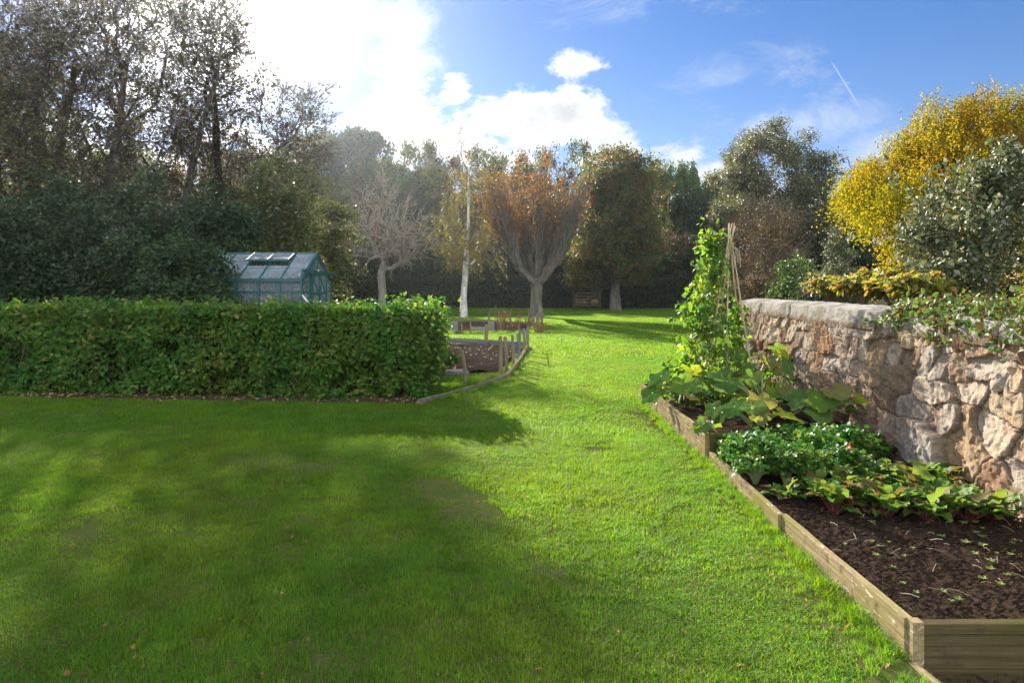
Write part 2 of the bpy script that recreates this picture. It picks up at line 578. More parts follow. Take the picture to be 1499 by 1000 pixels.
gx = np.concatenate([[-900, -300, -120, -60, -40], np.arange(-30, 31, 1.5), [40, 60, 120, 300, 900]])
gy = np.concatenate([[-300, -60, -20, -5], np.arange(-2, 60, 1.5), [70, 90, 140, 300, 900]])
tag(mk('ground', Buf().grid(sheet(gx, gy, lambda x, y: np.where((np.abs(x) < 30) & (y > -2) & (y < 60), gz(x, y), .1) - .05)), MT['litter'], smooth=True), kind='structure')
def lawn_sheet():
    P = sheet(np.arange(-15, 17.01, .2), np.arange(.4, 45.3, .2), gz); n, m = P.shape[:2]
    c = (P[:-1, :-1] + P[1:, 1:]) / 2
    keep = ~((c[..., 0] > 1.78) & (c[..., 1] < 9.3)) & ~((c[..., 0] > 3.5) & (c[..., 1] < 10.1))
    i = np.arange(n - 1)[:, None] * m; j = np.arange(m - 1)[None]
    return Buf().add(P.reshape(-1, 3), np.stack([i + j, i + j + 1, i + m + j + 1, i + m + j], -1)[keep])


tag(mk('lawn', lawn_sheet(), MT['turf'], smooth=True), kind='structure')

# beds as plan polygons (x, y)
MID_BED = [(-1.17, 9.02), (-.10, 11.15), (.40, 16.9), (-1.9, 18.2), (-4.4, 17.0), (-3.4, 10.2)]
MID_SOIL = [(-.28, 12.2), (.02, 14.6), (.32, 16.85), (-1.9, 18.05), (-3.6, 17.0), (-2.4, 12.6), (-1.0, 11.9)]
FAR_SOIL = [(-3.3, 22.0), (.60, 21.6), (.92, 26.0), (-1.0, 27.2), (-4.6, 27.2)]


def inside(poly, x, y):
    x = np.asarray(x); y = np.asarray(y); r = np.zeros(x.shape, bool)
    n = len(poly)
    for i in range(n):
        (x1, y1), (x2, y2) = poly[i], poly[(i + 1) % n]
        c = ((y1 > y) != (y2 > y)) & (x < (x2 - x1) * (y - y1) / (y2 - y1 + 1e-12) + x1)
        r ^= c
    return r


WORN = [(-.57, 5.55, .20), (-.25, 4.95, .17), (-1.75, 6.05, .17), (-.35, 5.2, .13), (-.9, 3.1, .14), (.25, 3.9, .12), (-2.9, 4.6, .14), (.8, 6.6, .14), (-3.8, 6.4, .16)]


def make_grass():
    r = np.random.default_rng(3)
    buf = Buf(); ids = []

    def patch(k, size, n, w, h):
        x = (r.random(n) - .5) * size; y = (r.random(n) - .5) * size
        az = r.random(n) * 2 * math.pi
        hh = h * (.55 + .75 * r.random(n)); ww = w * (.7 + .6 * r.random(n))
        lean = hh * (.3 + 1.1 * r.random(n))
        dx, dy = np.cos(az), np.sin(az)
        sx, sy = -dy, dx
        V = np.zeros((n, 5, 3))
        base = np.stack([x, y, np.full(n, -.012)], 1)
        for i, (sgn, hf, lf, wf) in enumerate([(-1, 0, 0, 1), (1, 0, 0, 1), (1, .6, .35, .85), (-1, .6, .35, .85), (0, 1, 1, 0)]):
            V[:, i, 0] = base[:, 0] + dx * lean * lf + sx * ww * .5 * wf * sgn
            V[:, i, 1] = base[:, 1] + dy * lean * lf + sy * ww * .5 * wf * sgn
            V[:, i, 2] = base[:, 2] + hh * hf * (1 - .0 * lf)
        o = np.arange(n)[:, None] * 5
        buf.add(V.reshape(-1, 3), [o + np.array([[0, 1, 2, 3]]), o + np.array([[3, 2, 4]])])
        ids.append(np.full(n * 5, k))

    patch(0, .34, 1000, .0034, .026)
    patch(1, .34, 1000, .0036, .031)
    patch(2, .55, 800, .0065, .034)
    patch(3, .95, 800, .015, .046)
    patch(4, .10, 46, .0042, .085)          # longer unmown tufts
    nfix = buf.n
    P, K, S = [], [], []

    def scatter(x0, x1, y0, y1, step, ks, half, cone=True):
        xs, ys = np.meshgrid(np.arange(x0, x1, step), np.arange(y0, y1, step))
        xs = xs.ravel() + (r.random(xs.size) - .5) * step * .7; ys = ys.ravel() + (r.random(ys.size) - .5) * step * .7
        ok = (xs > -.80 * ys - 1.2) & (xs < .8 * ys + 1.2)
        ok &= ~((ys > 3.0 - half) & (xs > 1.73 - half * .75) & (ys < 9.6)) & ~((xs > 3.2) & (ys < 10.6))
        ok &= ~((ys < 3.0 - half) & (xs > 1.70 - half * .7))
        # front hedge strip
        hl = 9.22 + (-1.2 - xs) * .098
        ok &= ~((xs < -1.05) & (ys > hl - half * .5) & (ys < hl + 1.2))
        for poly in (MID_SOIL, FAR_SOIL):
            for ox, oy in ((0, 0), (half, 0), (-half, 0), (0, half), (0, -half)):
                ok &= ~inside(poly, xs + ox * .7, ys + oy * .7)
        ok &= ~((xs < -4.6) & (ys > 15.8) & (ys < 18.6))
        sp = vnoise(xs * 1.3, ys * 1.3, 77)
        ok &= (sp < .93)
        for (wx, wy, wr) in WORN: ok &= (np.hypot((xs - wx), (ys - wy) * .8) > wr + .06 * r.random(xs.size))
        xs, ys = xs[ok], ys[ok]
        P.append(np.stack([xs, ys, gz(xs, ys)], 1)); K.append(10 + r.choice(ks, len(xs)))
        s = .75 + .5 * r.random(len(xs)); s2 = s * (.75 + .6 * vnoise(xs * 1.1, ys * 1.1, 12))
        S.append(np.stack([s, s, s2], 1))

    scatter(-9, 2, 1.9, 7.2, .19, [0, 1], .16)
    scatter(-14, 4, 7.2, 15, .30, [2], .26)
    scatter(-8, 15, 15, 44.2, .55, [3], .45)

    def line(a, b, n, sc, spread):
        t = r.random(n); a = np.array(a); b = np.array(b)
        q = a + (b - a) * t[:, None] + r.normal(0, spread, (n, 2))
        P.append(np.stack([q[:, 0], q[:, 1], gz(q[:, 0], q[:, 1])], 1)); K.append(np.full(n, 14))
        s = sc * (.5 + .7 * r.random(n)); S.append(np.stack([s * .8, s * .8, s], 1))

    line((1.735, 3.1), (1.735, 6.2), 300, .6, .015)
    line((1.66, 2.2), (1.69, 6.3), 260, .55, .06)
    line((1.72, 3.4), (1.725, 4.9), 50, 1.05, .015)
    line((1.70, 6.2), (1.70, 9.0), 120, .8, .03)
    line((-1.05, 9.0), (-.05, 11.1), 160, .8, .04)
    line((-.02, 11.1), (.48, 16.9), 170, 1.0, .05)
    line((-1.3, 9.6), (-.3, 11.5), 150, 1.1, .10)
    line((.65, 21.6), (.95, 25.5), 90, 1.6, .1)
    line((-3, 21.6), (.5, 21.3), 120, 1.4, .1)
    P_ = np.concatenate(P); K_ = np.concatenate(K); S_ = np.concatenate(S)
    buf.V.append(P_); buf.n += len(P_)
    idv = np.concatenate(ids + [K_]).astype(np.int32)
    rot = np.zeros((buf.n, 3), np.float32); rot[nfix:, 2] = r.random(len(P_)) * 6.283
    scl = np.ones((buf.n, 3), np.float32); scl[nfix:] = S_
    o = mk('grass', buf, MT['blade'], attrs={'kid': ('INT', idv), 'rot': ('FLOAT_VECTOR', rot), 'scl': ('FLOAT_VECTOR', scl)})
    tag(o, kind='stuff')
    ng = bpy.data.node_groups.new('grass_scatter', 'GeometryNodeTree')
    ng.interface.new_socket('Geometry', in_out='INPUT', socket_type='NodeSocketGeometry')
    ng.interface.new_socket('Geometry', in_out='OUTPUT', socket_type='NodeSocketGeometry')
    N, L = ng.nodes.new, ng.links.new
    gi, go = N('NodeGroupInput'), N('NodeGroupOutput')
    join = N('GeometryNodeJoinGeometry'); L(join.outputs[0], go.inputs[0])

    def attr(name, typ):
        n = N('GeometryNodeInputNamedAttribute'); n.data_type = typ; n.inputs[0].default_value = name
        return n.outputs[0]

    kid, rt, sc = attr('kid', 'INT'), attr('rot', 'FLOAT_VECTOR'), attr('scl', 'FLOAT_VECTOR')

    def sep(k):
        c = N('FunctionNodeCompare'); c.data_type = 'INT'; c.operation = 'EQUAL'
        L(kid, c.inputs[2]); c.inputs[3].default_value = k
        s_ = N('GeometryNodeSeparateGeometry'); s_.domain = 'POINT'
        L(gi.outputs[0], s_.inputs[0]); L(c.outputs[0], s_.inputs[1])
        return s_.outputs[0]

    for k in range(5):
        inst = N('GeometryNodeInstanceOnPoints')
        L(sep(10 + k), inst.inputs['Points']); L(sep(k), inst.inputs['Instance'])
        L(rt, inst.inputs['Rotation']); L(sc, inst.inputs['Scale'])
        L(inst.outputs[0], join.inputs[0])
    md = o.modifiers.new('scatter', 'NODES'); md.node_group = ng


make_grass()

# ================================================================== stone wall
WALL_X = 3.45


def wall_mats():
    a = Mat('rubble_stone'); p = a.pos()
    at = a.N('ShaderNodeAttribute'); at.attribute_name = 'stone'
    sp = a.N('ShaderNodeSeparateColor'); a.L(at.outputs['Color'], sp.inputs[0])
    c = a.ramp(sp.outputs[0], [(0, (.33, .25, .17)), (.16, (.44, .37, .28)), (.32, (.38, .37, .35)), (.46, (.33, .20, .12)), (.58, (.45, .39, .32)), (.7, (.22, .155, .11)), (.84, (.40, .37, .33)), (1, (.48, .41, .33))])
    c = a.mix(1.0, c, (1.04, .97, .91), 'MULTIPLY')
    n1 = a.noise(a.map(p, (1, 1, 1.6)), 9, 7, .68, .5); n2 = a.noise(p, 34, 5, .7); n3 = a.noise(p, 2.4, 5, .65)
    c = a.mix(.85, c, a.ramp(n1, [(.25, (.42, .40, .38)), (.5, (.88, .86, .84)), (.72, (1.25, 1.2, 1.1))]), 'MULTIPLY')
    c = a.mix(a.ramp(n2, [(.60, 0), (.72, .55)]), c, (.12, .085, .06))
    c = a.mix(a.ramp(n3, [(.5, 0), (.72, .5)]), c, (.33, .17, .08))
    mort = a.ramp(n2, [(.3, (.09, .062, .042)), (.7, (.27, .21, .15))])
    c = a.mix(sp.outputs[1], mort, c)
    # damp staining low on the far end and lichen
    c = a.mix(a.math('MULTIPLY', sp.outputs[2], a.ramp(n1, [(.3, .9), (.75, .3)])), c, (.10, .062, .045))
    li = a.noise(p, 17, 4, .7)
    c = a.mix(a.ramp(li, [(.66, 0), (.72, .7)]), c, (.60, .58, .52))
    h = a.math('ADD', n1, a.math('MULTIPLY', n2, .6))
    MT['rubble'] = a.done(a.bsdf(c, .92, .15, a.bump(h, .8, .02)))
    a = Mat('coping_stone'); p = a.pos()
    n1 = a.noise(p, 4, 6, .65); n2 = a.noise(p, 30, 5, .7)
    c = a.ramp(n1, [(.3, (.16, .135, .105)), (.5, (.31, .28, .24)), (.75, (.43, .395, .34))])
    c = a.mix(a.ramp(n2, [(.58, 0), (.7, .6)]), c, (.17, .14, .10))
    mo = a.noise(p, 7, 4, .7)
    c = a.mix(a.ramp(mo, [(.62, 0), (.72, .8)]), c, (.15, .095, .05))
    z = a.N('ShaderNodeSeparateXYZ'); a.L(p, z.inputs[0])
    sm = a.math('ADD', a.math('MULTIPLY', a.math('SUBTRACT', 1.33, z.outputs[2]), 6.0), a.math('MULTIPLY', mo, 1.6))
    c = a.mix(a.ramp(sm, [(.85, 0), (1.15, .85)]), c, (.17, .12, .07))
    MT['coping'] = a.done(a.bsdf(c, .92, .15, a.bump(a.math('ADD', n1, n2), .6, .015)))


wall_mats()


def voronoi_wall(u, v, pts):
    """weighted distance to two nearest stones: returns index, f1, f2, du, dv"""
    n = u.size; idx = np.zeros(n, int); f1 = np.zeros(n); f2 = np.zeros(n); du = np.zeros(n); dv = np.zeros(n)
    for s in range(0, n, 20000):
        e = slice(s, s + 20000)
        a = u[e, None] - pts[None, :, 0]; b = v[e, None] - pts[None, :, 1]
        a = a - b * pts[None, :, 4]
        d = (np.abs(a / pts[None, :, 2]) ** 2.6 + np.abs(b / pts[None, :, 3]) ** 2.6) ** (1 / 2.6)
        i2 = np.argpartition(d, 1, axis=1)[:, :2]
        dd = np.take_along_axis(d, i2, 1); o = np.argsort(dd, 1)
        i2 = np.take_along_axis(i2, o, 1); dd = np.take_along_axis(dd, o, 1)
        idx[e] = i2[:, 0]; f1[e] = dd[:, 0]; f2[e] = dd[:, 1]
        r_ = np.arange(len(i2)); du[e] = a[r_, i2[:, 0]]; dv[e] = b[r_, i2[:, 0]]
    return idx, f1, f2, du, dv


def make_wall():
    r = np.random.default_rng(21)
    root = thing('stone_wall', 'old rubble stone retaining wall with grey coping stones beside the raised beds', 'wall', (WALL_X, 0, 0))
    U = np.arange(1.2, 10.3, .0085); Vz = np.arange(-.12, 1.275, .0085)
    uu, vv = np.meshgrid(U, Vz); u, v = uu.ravel(), vv.ravel()
    pts = []
    z = -.12
    rows = [.30, .34, .22, .20, .22, .14]
    for ri, h in enumerate(rows):
        x = 1.0
        lean = -0.65 if z > .75 else (-.25 if z > .5 else 0)
        while x < 10.6:
            big = r.random()
            w = (.13 + .24 * r.random()) if z > .75 else (.2 + .36 * r.random())
            if big > .88: w *= 1.35
            pts.append((x + w / 2, z + h / 2 + r.normal(0, h * .12), w / 2, h / 2 * (.85 + .3 * r.random()), lean + r.normal(0, .16)))
            x += w
        z += h
    # a few big upright slabs
    for (sx, sz, sw, sh) in ((5.15, .50, .21, .30), (4.35, .86, .20, .22), (6.3, .38, .17, .2), (4.75, .22, .28, .17)):
        pts = [p for p in pts if not (abs(p[0] - sx) < sw * .9 and abs(p[1] - sz) < sh * .9)]
        pts.append((sx, sz, sw, sh, r.normal(0, .1)))
    pts = np.array(pts)
    wu = u + fbm(u * 6, v * 6, 4, 3) * .07; wv = v + fbm(u * 6 + 50, v * 6, 4, 4) * .07
    idx, f1, f2, du, dv = voronoi_wall(wu, wv, pts)
    edge = f2 - f1
    n = len(pts)
    off = r.normal(0, .014, n) ; ta = r.normal(0, .14, n); tb = r.normal(0, .14, n); col = r.random(n)
    body = sst(.015, .065, edge + fbm(u * 18, v * 18, 3, 8) * .09)
    small = np.stack([r.uniform(1, 10.5, 2600), r.uniform(-.15, 1.3, 2600)], 1)
    # chipped facets
    gi = np.zeros(u.size, int)
    cell = .07
    cx, cy = np.floor(wu / cell), np.floor(wv / cell)
    best = np.full(u.size, 9.0); fa = np.zeros(u.size); 
    for ox in (-1, 0, 1):
        for oy in (-1, 0, 1):
            px_ = (cx + ox + hash2(cx + ox, cy + oy, 31)) * cell; py_ = (cy + oy + hash2(cx + ox, cy + oy, 32)) * cell
            d = (wu - px_) ** 2 + (wv - py_) ** 2
            m = d < best
            best = np.where(m, d, best)
            t1 = hash2(cx + ox, cy + oy, 33) - .5; t2 = hash2(cx + ox, cy + oy, 34) - .5; t3 = hash2(cx + ox, cy + oy, 35) - .5
            fa = np.where(m, t1 * (wu - px_) * .5 + t2 * (wv - py_) * .5 + t3 * .009, fa)
    rough = fbm(u * 16, v * 16, 5, 6, .62) * .024 + fbm(u * 4, v * 4, 3, 2) * .02
    dep = body * (.040 + off[idx] + np.clip(ta[idx] * du + tb[idx] * dv, -.03, .03) + fa) + rough * (.35 + .65 * body)
    dep += fbm(u * .7, v * .7, 2, 44) * .012
    P = np.stack([-dep, u, v], -1).reshape(uu.shape + (3,))
    stain = sst(1.0, .55, v + fbm(u * 2, v * 2, 3, 15) * .5) * sst(5.2, 6.6, u + fbm(u * 3, v * 2, 3, 16) * 1.4) * .85
    att = np.stack([np.clip(col[idx] + fbm(u * 3, v * 3, 2, 71) * .15, 0, 1), sst(.03, .12, edge + fbm(u * 18, v * 18, 3, 8) * .09), stain, np.ones_like(u)], -1).astype(np.float32)
    mk('rubble_face', Buf().grid(P[:, ::-1]), MT['rubble'], root, smooth=True,
       attrs={'stone': ('FLOAT_COLOR', att.reshape(uu.shape + (4,))[:, ::-1].reshape(-1, 4))})
    # body behind the face, with its end and the return round the corner
    b = Buf()
    b.box((.275, 5.7, .55), (.43, 9.1, 1.36))
    b.box((4.4, 10.02, .55), (7.8, .46, 1.36))
    mk('wall_core', b, MT['rubble'], root)
    # coping: one mesh per stone
    y = 1.2
    while y < 10.25:
        ln = min(.55 + .5 * r.random(), 10.33 - y)
        if 10.33 - (y + ln) < .3: ln = 10.33 - y
        ys = np.linspace(y + .002, y + ln - .002, 60); nprof = 40
        prof = [(.02, 1.255)]
        for t in np.linspace(0, 1, 16): prof.append((-.04 + .028 * t ** 1.5, 1.262 + t * .178))
        for t in np.linspace(0, 1, 12)[1:]: prof.append((-.012 + t * .47, 1.44 + math.sin(t * math.pi) * .03 + .01 * t))
        prof = np.array(prof)
        wob = r.normal(0, .014, 2)
        PX = np.repeat(prof[:, 0][:, None], len(ys), 1); PZ = np.repeat(prof[:, 1][:, None], len(ys), 1)
        YY = np.repeat(ys[None], len(prof), 0)
        nz = fbm(YY * 6 + 3, (PX + PZ) * 6, 5, 90, .6) * 1.3; nz2 = fbm(YY * 22, (PX + PZ) * 22, 3, 91)
        e = np.minimum((ys - ys[0]) / .025, (ys[-1] - ys) / .025).clip(0, 1) ** .6
        PX = PX - (nz * .028 + nz2 * .012) * np.where(PX < .1, 1, .2) + wob[0] + (1 - e)[None] * .012
        PZ = PZ + (nz * .035 + nz2 * .01) * (PZ > 1.3) + wob[1] - (1 - e)[None] * .015
        b = Buf().grid(np.stack([PX, YY, PZ], -1)[:, ::-1])
        for k in (0, -1):
            b.add(np.stack([PX[:, k], YY[:, k], PZ[:, k]], -1), np.arange(len(prof))[None] if k == 0 else np.arange(len(prof))[::-1][None])
        mk('coping_stone', b, MT['coping'], root, smooth=True)
        y += ln
    # raised ground behind
    t = sheet(np.concatenate([np.arange(3.85, 12, .35), np.arange(12, 32, 2)]), np.concatenate([np.arange(-2, 9.9, .35)]), lambda x, y: 1.28 + .06 * (x - 3.8) * (x < 12) + .49 * (x >= 12) + fbm(x * .8, y * .8, 3, 40) * .12)
    tag(mk('terrace_ground', Buf().grid(t), MT['litter'], smooth=True), kind='structure')


make_wall()

# ================================================================== raised beds


def groove_board(buf, a, b, z0, z1, thick=.045, n=4, face=None, cap=True):
    """a long board between plan points a and b, grooved along its length"""
    a = np.asarray(a, float); b = np.asarray(b, float)
    d = b - a; ln = np.linalg.norm(d); d /= ln; nr = np.array([d[1], -d[0]])   # outward (right of a->b)
    prof = [(thick / 2 - .006, z0), ]
    h = (z1 - z0) / n
    for i in range(n):
        zb = z0 + i * h
        prof += [(thick / 2, zb + .003), (thick / 2, zb + h - .004)]
        if i < n - 1: prof += [(thick / 2 - .006, zb + h - .0025), (thick / 2 - .006, zb + h + .0015)]
    prof += [(thick / 2 - .006, z1 - .002), (-thick / 2 + .004, z1), (-thick / 2, z1 - .006), (-thick / 2, z0)]
    prof = np.array(prof)
    m = max(2, int(ln / .12))
    ts = np.linspace(0, ln, m)
    w = fbm(ts * .9 + a[0] * 7, ts * 0 + a[1], 3, 55) * .03
    w2 = fbm(ts * 2.0 + a[1] * 3, ts * 0 + 9, 3, 56) * .016
    P = np.zeros((m, len(prof) + 1, 3))
    pp = np.concatenate([prof, prof[:1]])
    for k in range(2):
        P[..., k] = a[k] + d[k] * ts[:, None] + nr[k] * (pp[None, :, 0] + w[:, None])
    P[..., 2] = pp[None, :, 1] + w2[:, None] * (pp[None, :, 1] > (z0 + z1) / 2)
    buf.grid(P[:, ::-1])
    for k in (0, -1):
        buf.add(P[k, :-1], np.arange(len(prof))[None] if k else np.arange(len(prof))[::-1][None])


def soil_sheet(name, xs, ys, z, amp, seed, poly=None):
    X, Y = np.meshgrid(xs, ys)
    cl = np.maximum(0, fbm(X * 22, Y * 22, 4, seed, .7)) ** 1.0 * amp * 1.3
    Z = z + fbm(X * 3, Y * 3, 3, seed + 3) * amp * 1.2 + cl + fbm(X * 48, Y * 48, 2, seed + 5) * amp * .55
    return np.stack([X, Y, Z], -1)


XB = 1.80
bed = thing('raised_bed', 'long raised bed of pale weathered boards with bare soil at its near end', 'raised bed', (XB, 3.1, 0))
def bedpart(name, buf, mat, parent, **k):
    ob = mk(name, buf, mat, parent, **k)
    ob.matrix_parent_inverse = parent.matrix_basis.inverted() if False else ob.matrix_parent_inverse
    ob.location = tuple(-v for v in parent.location)
    return ob
b = Buf(); groove_board(b, (XB, 4.52), (XB + .015, 3.12), -.03, .172, .042, 4)
bedpart('side_board', b, MT['board'], bed)
b = Buf(); groove_board(b, (XB - .005, 6.16), (XB - .03, 4.50), -.03, .178, .042, 4)
bedpart('side_board', b, MT['board'], bed)
b = Buf(); groove_board(b, (XB + .055, 3.10), (3.43, 3.10), -.09, .165, .045, 5)
bedpart('end_board', b, MT['board_x'], bed)
b = Buf().box((XB + .027, 3.095, .042), (.05, .05, .262))
bedpart('corner_post', b, MT['board'], bed)
s = soil_sheet('soil', np.arange(XB + .02, 3.44, .011), np.arange(3.12, 6.2, .011), .105, .045, 11)
tag(bedpart('soil', Buf().grid(s), MT['soil'], bed, smooth=True))

bed2 = thing('raised_bed', 'taller raised bed of dark mossy boards holding the squash and climbing beans', 'raised bed', (1.78, 6.2, 0))
b = Buf(); groove_board(b, (1.775, 9.3), (1.775, 6.22), .02, .335, .042, 3)
bedpart('side_board', b, MT['board'], bed2)
b = Buf(); groove_board(b, (1.80, 6.2), (3.43, 6.2), .05, .335, .045, 3)
bedpart('end_board', b, MT['board_x'], bed2)
b = Buf(); groove_board(b, (3.43, 9.32), (1.80, 9.32), .02, .335, .045, 3)
bedpart('end_board', b, MT['board_x'], bed2)
s = soil_sheet('soil', np.arange(1.79, 3.44, .025), np.arange(6.22, 9.3, .025), .27, .05, 12)
bedpart('soil', Buf().grid(s), MT['soil'], bed2, smooth=True)

bed3 = thing('raised_bed', 'low raised bed of dark soil at the very front below the bare soil bed', 'raised bed', (1.8, 2.2, 0))
b = Buf(); groove_board(b, (1.795, 3.06), (1.90, 1.2), -.12, .004, .04, 2)
bedpart('side_board', b, MT['board'], bed3)
s = soil_sheet('soil', np.arange(1.80, 3.44, .016), np.arange(1.2, 3.075, .016), -.06, .045, 13)
bedpart('soil', Buf().grid(s), MT['soil'], bed3, smooth=True)

# ================================================================== beds on the far side of the lawn path


def strip_board(name, pts, z0s, z1s, th, mat, parent):
    b = Buf()
    for (p, q, a0, a1, c0, c1) in zip(pts[:-1], pts[1:], z0s[:-1], z0s[1:], z1s[:-1], z1s[1:]):
        p = np.array(p); q = np.array(q); d = (q - p) / np.linalg.norm(q - p); nr = np.array([d[1], -d[0]]) * th / 2
        n = 8
        t = np.linspace(0, 1, n)
        rows = []
        for sgn, top in ((1, 0), (1, 1), (-1, 1), (-1, 0), (1, 0)):
            xy = p[None] + (q - p)[None] * t[:, None] + nr[None] * sgn
            z = (c0 + (c1 - c0) * t + fbm(t * 3 + p[0], t * 0 + 3, 2, 4) * .025) if top else (a0 + (a1 - a0) * t)
            rows.append(np.column_stack([xy, z]))
        P = np.stack(rows, 1)
        b.grid(P[:, ::-1])
        b.add(P[0, :4], np.array([[3, 2, 1, 0]])); b.add(P[-1, :4], np.array([[0, 1, 2, 3]]))
    return bedpart(name, b, mat, parent)


mid = thing('garden_bed', 'sunken soil bed edged with grey boards beside the clipped hedge', 'garden bed', (-.1, 11.2, 0))
strip_board('edging_board', [(-1.22, 8.95), (-.62, 10.05), (-.10, 11.15)], [.0, .0, .02], [.17, .18, .20], .045, MT['grey_board'], mid)
strip_board('edging_board', [(-.08, 11.2), (.16, 13.6), (.40, 16.9)], [.02, .02, .02], [.22, .22, .22], .05, MT['post_wood'], mid)
strip_board('edging_board', [(.38, 16.95), (-1.9, 18.2), (-4.5, 17.1)], [.02, .02, .02], [.25, .26, .25], .05, MT['post_wood'], mid)
xs, ys = np.arange(-3.7, .5, .05), np.arange(11.6, 18.3, .05)


def poly_soil(poly, xs, ys, z, amp, seed):
    P = soil_sheet('s', xs, ys, z, amp, seed)
    n, m = P.shape[:2]
    cx = (P[:-1, :-1] + P[1:, 1:]) / 2
    keep = inside(poly, cx[..., 0], cx[..., 1])
    i = np.arange(n - 1)[:, None] * m; j = np.arange(m - 1)[None]
    F = np.stack([i + j, i + j + 1, i + m + j + 1, i + m + j], -1)[keep]
    P[..., 2] += gz(P[..., 0], P[..., 1]) - .1
    return Buf().add(P.reshape(-1, 3), F)


_r = np.random.default_rng(88)
_b = Buf()
for _ in range(420):
    x, y = _r.uniform(-3, .3), _r.uniform(12, 17.8)
    if not inside(MID_SOIL, np.array([x]), np.array([y]))[0]: continue
    a = _r.random() * 6.28; l_ = _r.uniform(.012, .04); p = np.array([x, y, .175 + float(gz(x, y)) - .1]); d = np.array([math.cos(a), math.sin(a), .3]) * l_
    _b.add([p - d, p + d * [-.3, .6, 1] , p + d, p - d * [-.3, .6, 1]], np.array([[0, 1, 2, 3]]))
tag(mk('plant_debris', _b, MT['cane']), kind='stuff')
bedpart('soil', poly_soil(MID_SOIL, xs, ys, .14, .07, 14), MT['far_soil'], mid, smooth=True)
far = thing('garden_bed', 'distant soil bed with concrete blocks in front of the white birch', 'garden bed', (-1.2, 24, 0))
bedpart('soil', poly_soil(FAR_SOIL, np.arange(-4.7, 1, .08), np.arange(21.4, 27.4, .08), .15, .09, 15), MT['far_soil'], far, smooth=True)
strip_board('edging_board', [(-4.7, 27.25), (-1.0, 27.25), (.95, 26.05)], [.05, .05, .05], [.22, .22, .22], .05, MT['post_wood'], far)

# wooden stakes: (px, top y, base y in the photo, width m, label)
STAKES = [
    (680.5, 513.6, 565, .057, 'lone brown stake standing in grass inside the grey edging board'),
    (733, 492, 550, .062, 'thickest stake at the corner where the two edging boards meet'),
    (741.5, 493, 545, .06, 'stake just behind the thick corner stake of the soil bed'),
    (751.5, 490, 534, .055, 'stake touching the nearer side of the blue pipe'),
    (760.5, 484.5, 527, .055, 'dark stake just past the blue pipe in the row along the lawn'),
    (768, 481.5, 519.5, .055, 'stake second from the far end of the row along the lawn'),
    (772.6, 477.5, 514, .055, 'last stake of the row at the far corner of the soil bed'),
    (711.5, 475.6, 507, .085, 'wide short stake halfway along the blue hose at the back board'),
    (645, 457, 503, .07, 'taller stake of a close pair behind the hedge end'),
    (649.3, 456, 503, .055, 'thinner stake of a close pair behind the hedge end'),
    (603, 456, 466, .06, 'short stake on the far lawn just above the hedge'),
    (672.5, 456, 474, .04, 'thin stake just beside the birch trunk'),
    (688.8, 464, 490, .05, 'dark stake between the square concrete block and the low trough'),
    (675.5, 474, 490, .045, 'short dark stake beside the square concrete block'),
    (716, 457, 475, .07, 'pale stake behind the concrete pillar block'),
    (732.5, 463, 488, .05, 'rusty stake with dead stems tied to it beside the pillar block'),
    (747.2, 456.5, 476, .065, 'stake standing midway in the distant bed among dead stems'),
    (774, 453.5, 475, .055, 'tall thin stake in front of the pollarded tree'),
    (782, 462.5, 488, .055, 'nearest stake of the tight clump by the pollarded tree'),
    (785.5, 459, 484, .05, 'slim stake inside the tight clump by the pollarded tree'),
    (788.5, 458.5, 481, .07, 'stout stake in the middle of the tight clump by the pollarded tree'),
    (793, 455.5, 477, .09, 'broadest stake at the back of the tight clump by the pollarded tree'),
    (760, 475, 487, .05, 'stubby short stake beside the wide spread of dead stems'),
]
for (px, ty, by, w, lab) in STAKES:
    Y = 1600 / (by - 415)
    top = W(px, ty, Y); x = top[0]; z0 = float(gz(x, Y)) - .05
    r_ = np.random.default_rng(int(px * 10))
    b = Buf()
    P = np.array([[0, 0, 0], [r_.normal(0, .004), r_.normal(0, .004), (top[2] - z0) * .5], [r_.normal(0, .02), r_.normal(0, .015), top[2] - z0 - .01], [0, 0, 0]])
    P[3] = P[2] + [0, 0, .012]
    w *= 1.05
    b.tube(P, [w * .52, w * .5, w * .47, w * .38], 8)
    o = mk('wooden_stake', b, MT['post_wood'])
    o.location = (x, Y, z0)
    tag(o, lab, 'stake', 'wooden stakes around the soil beds')

# blue hose along the back board, blue pipe
b = Buf()
t = np.linspace(0, 1, 24)
P = np.stack([-2.2 + 2.52 * t, 18.02 - 1.22 * t - .06, .215 + .02 * np.sin(t * 9) + gz(-2 + 2.5 * t, 18 - t) - .1 + .03], 1)
b.tube(P, .016, 6)
tag(mk('garden_hose', b, MT['blue_rope']), 'bright blue hose lying along the back board of the soil bed', 'hose')
b = Buf(); b.tube([W(757, 529, 13.9), W(757.5, 505, 13.9), W(757, 488, 13.9)], .014, 7)
b.tube([W(757, 489, 13.9), W(762, 486, 14.0), W(771, 484, 15.9), W(769, 512, 16.1)], .009, 6)
tag(mk('water_pipe', b, MT['blue_rope']), 'upright blue pipe looped between the stakes of the soil bed', 'pipe')
# slab and blocks
o = mk('paving_slab', Buf().box((0, 0, 0), (.42, .36, .06), .3), MT['hose']); o.location = (-1.0, 12.0, .14)
tag(o, 'pale slab lying at the soil edge near the hedge end', 'slab')


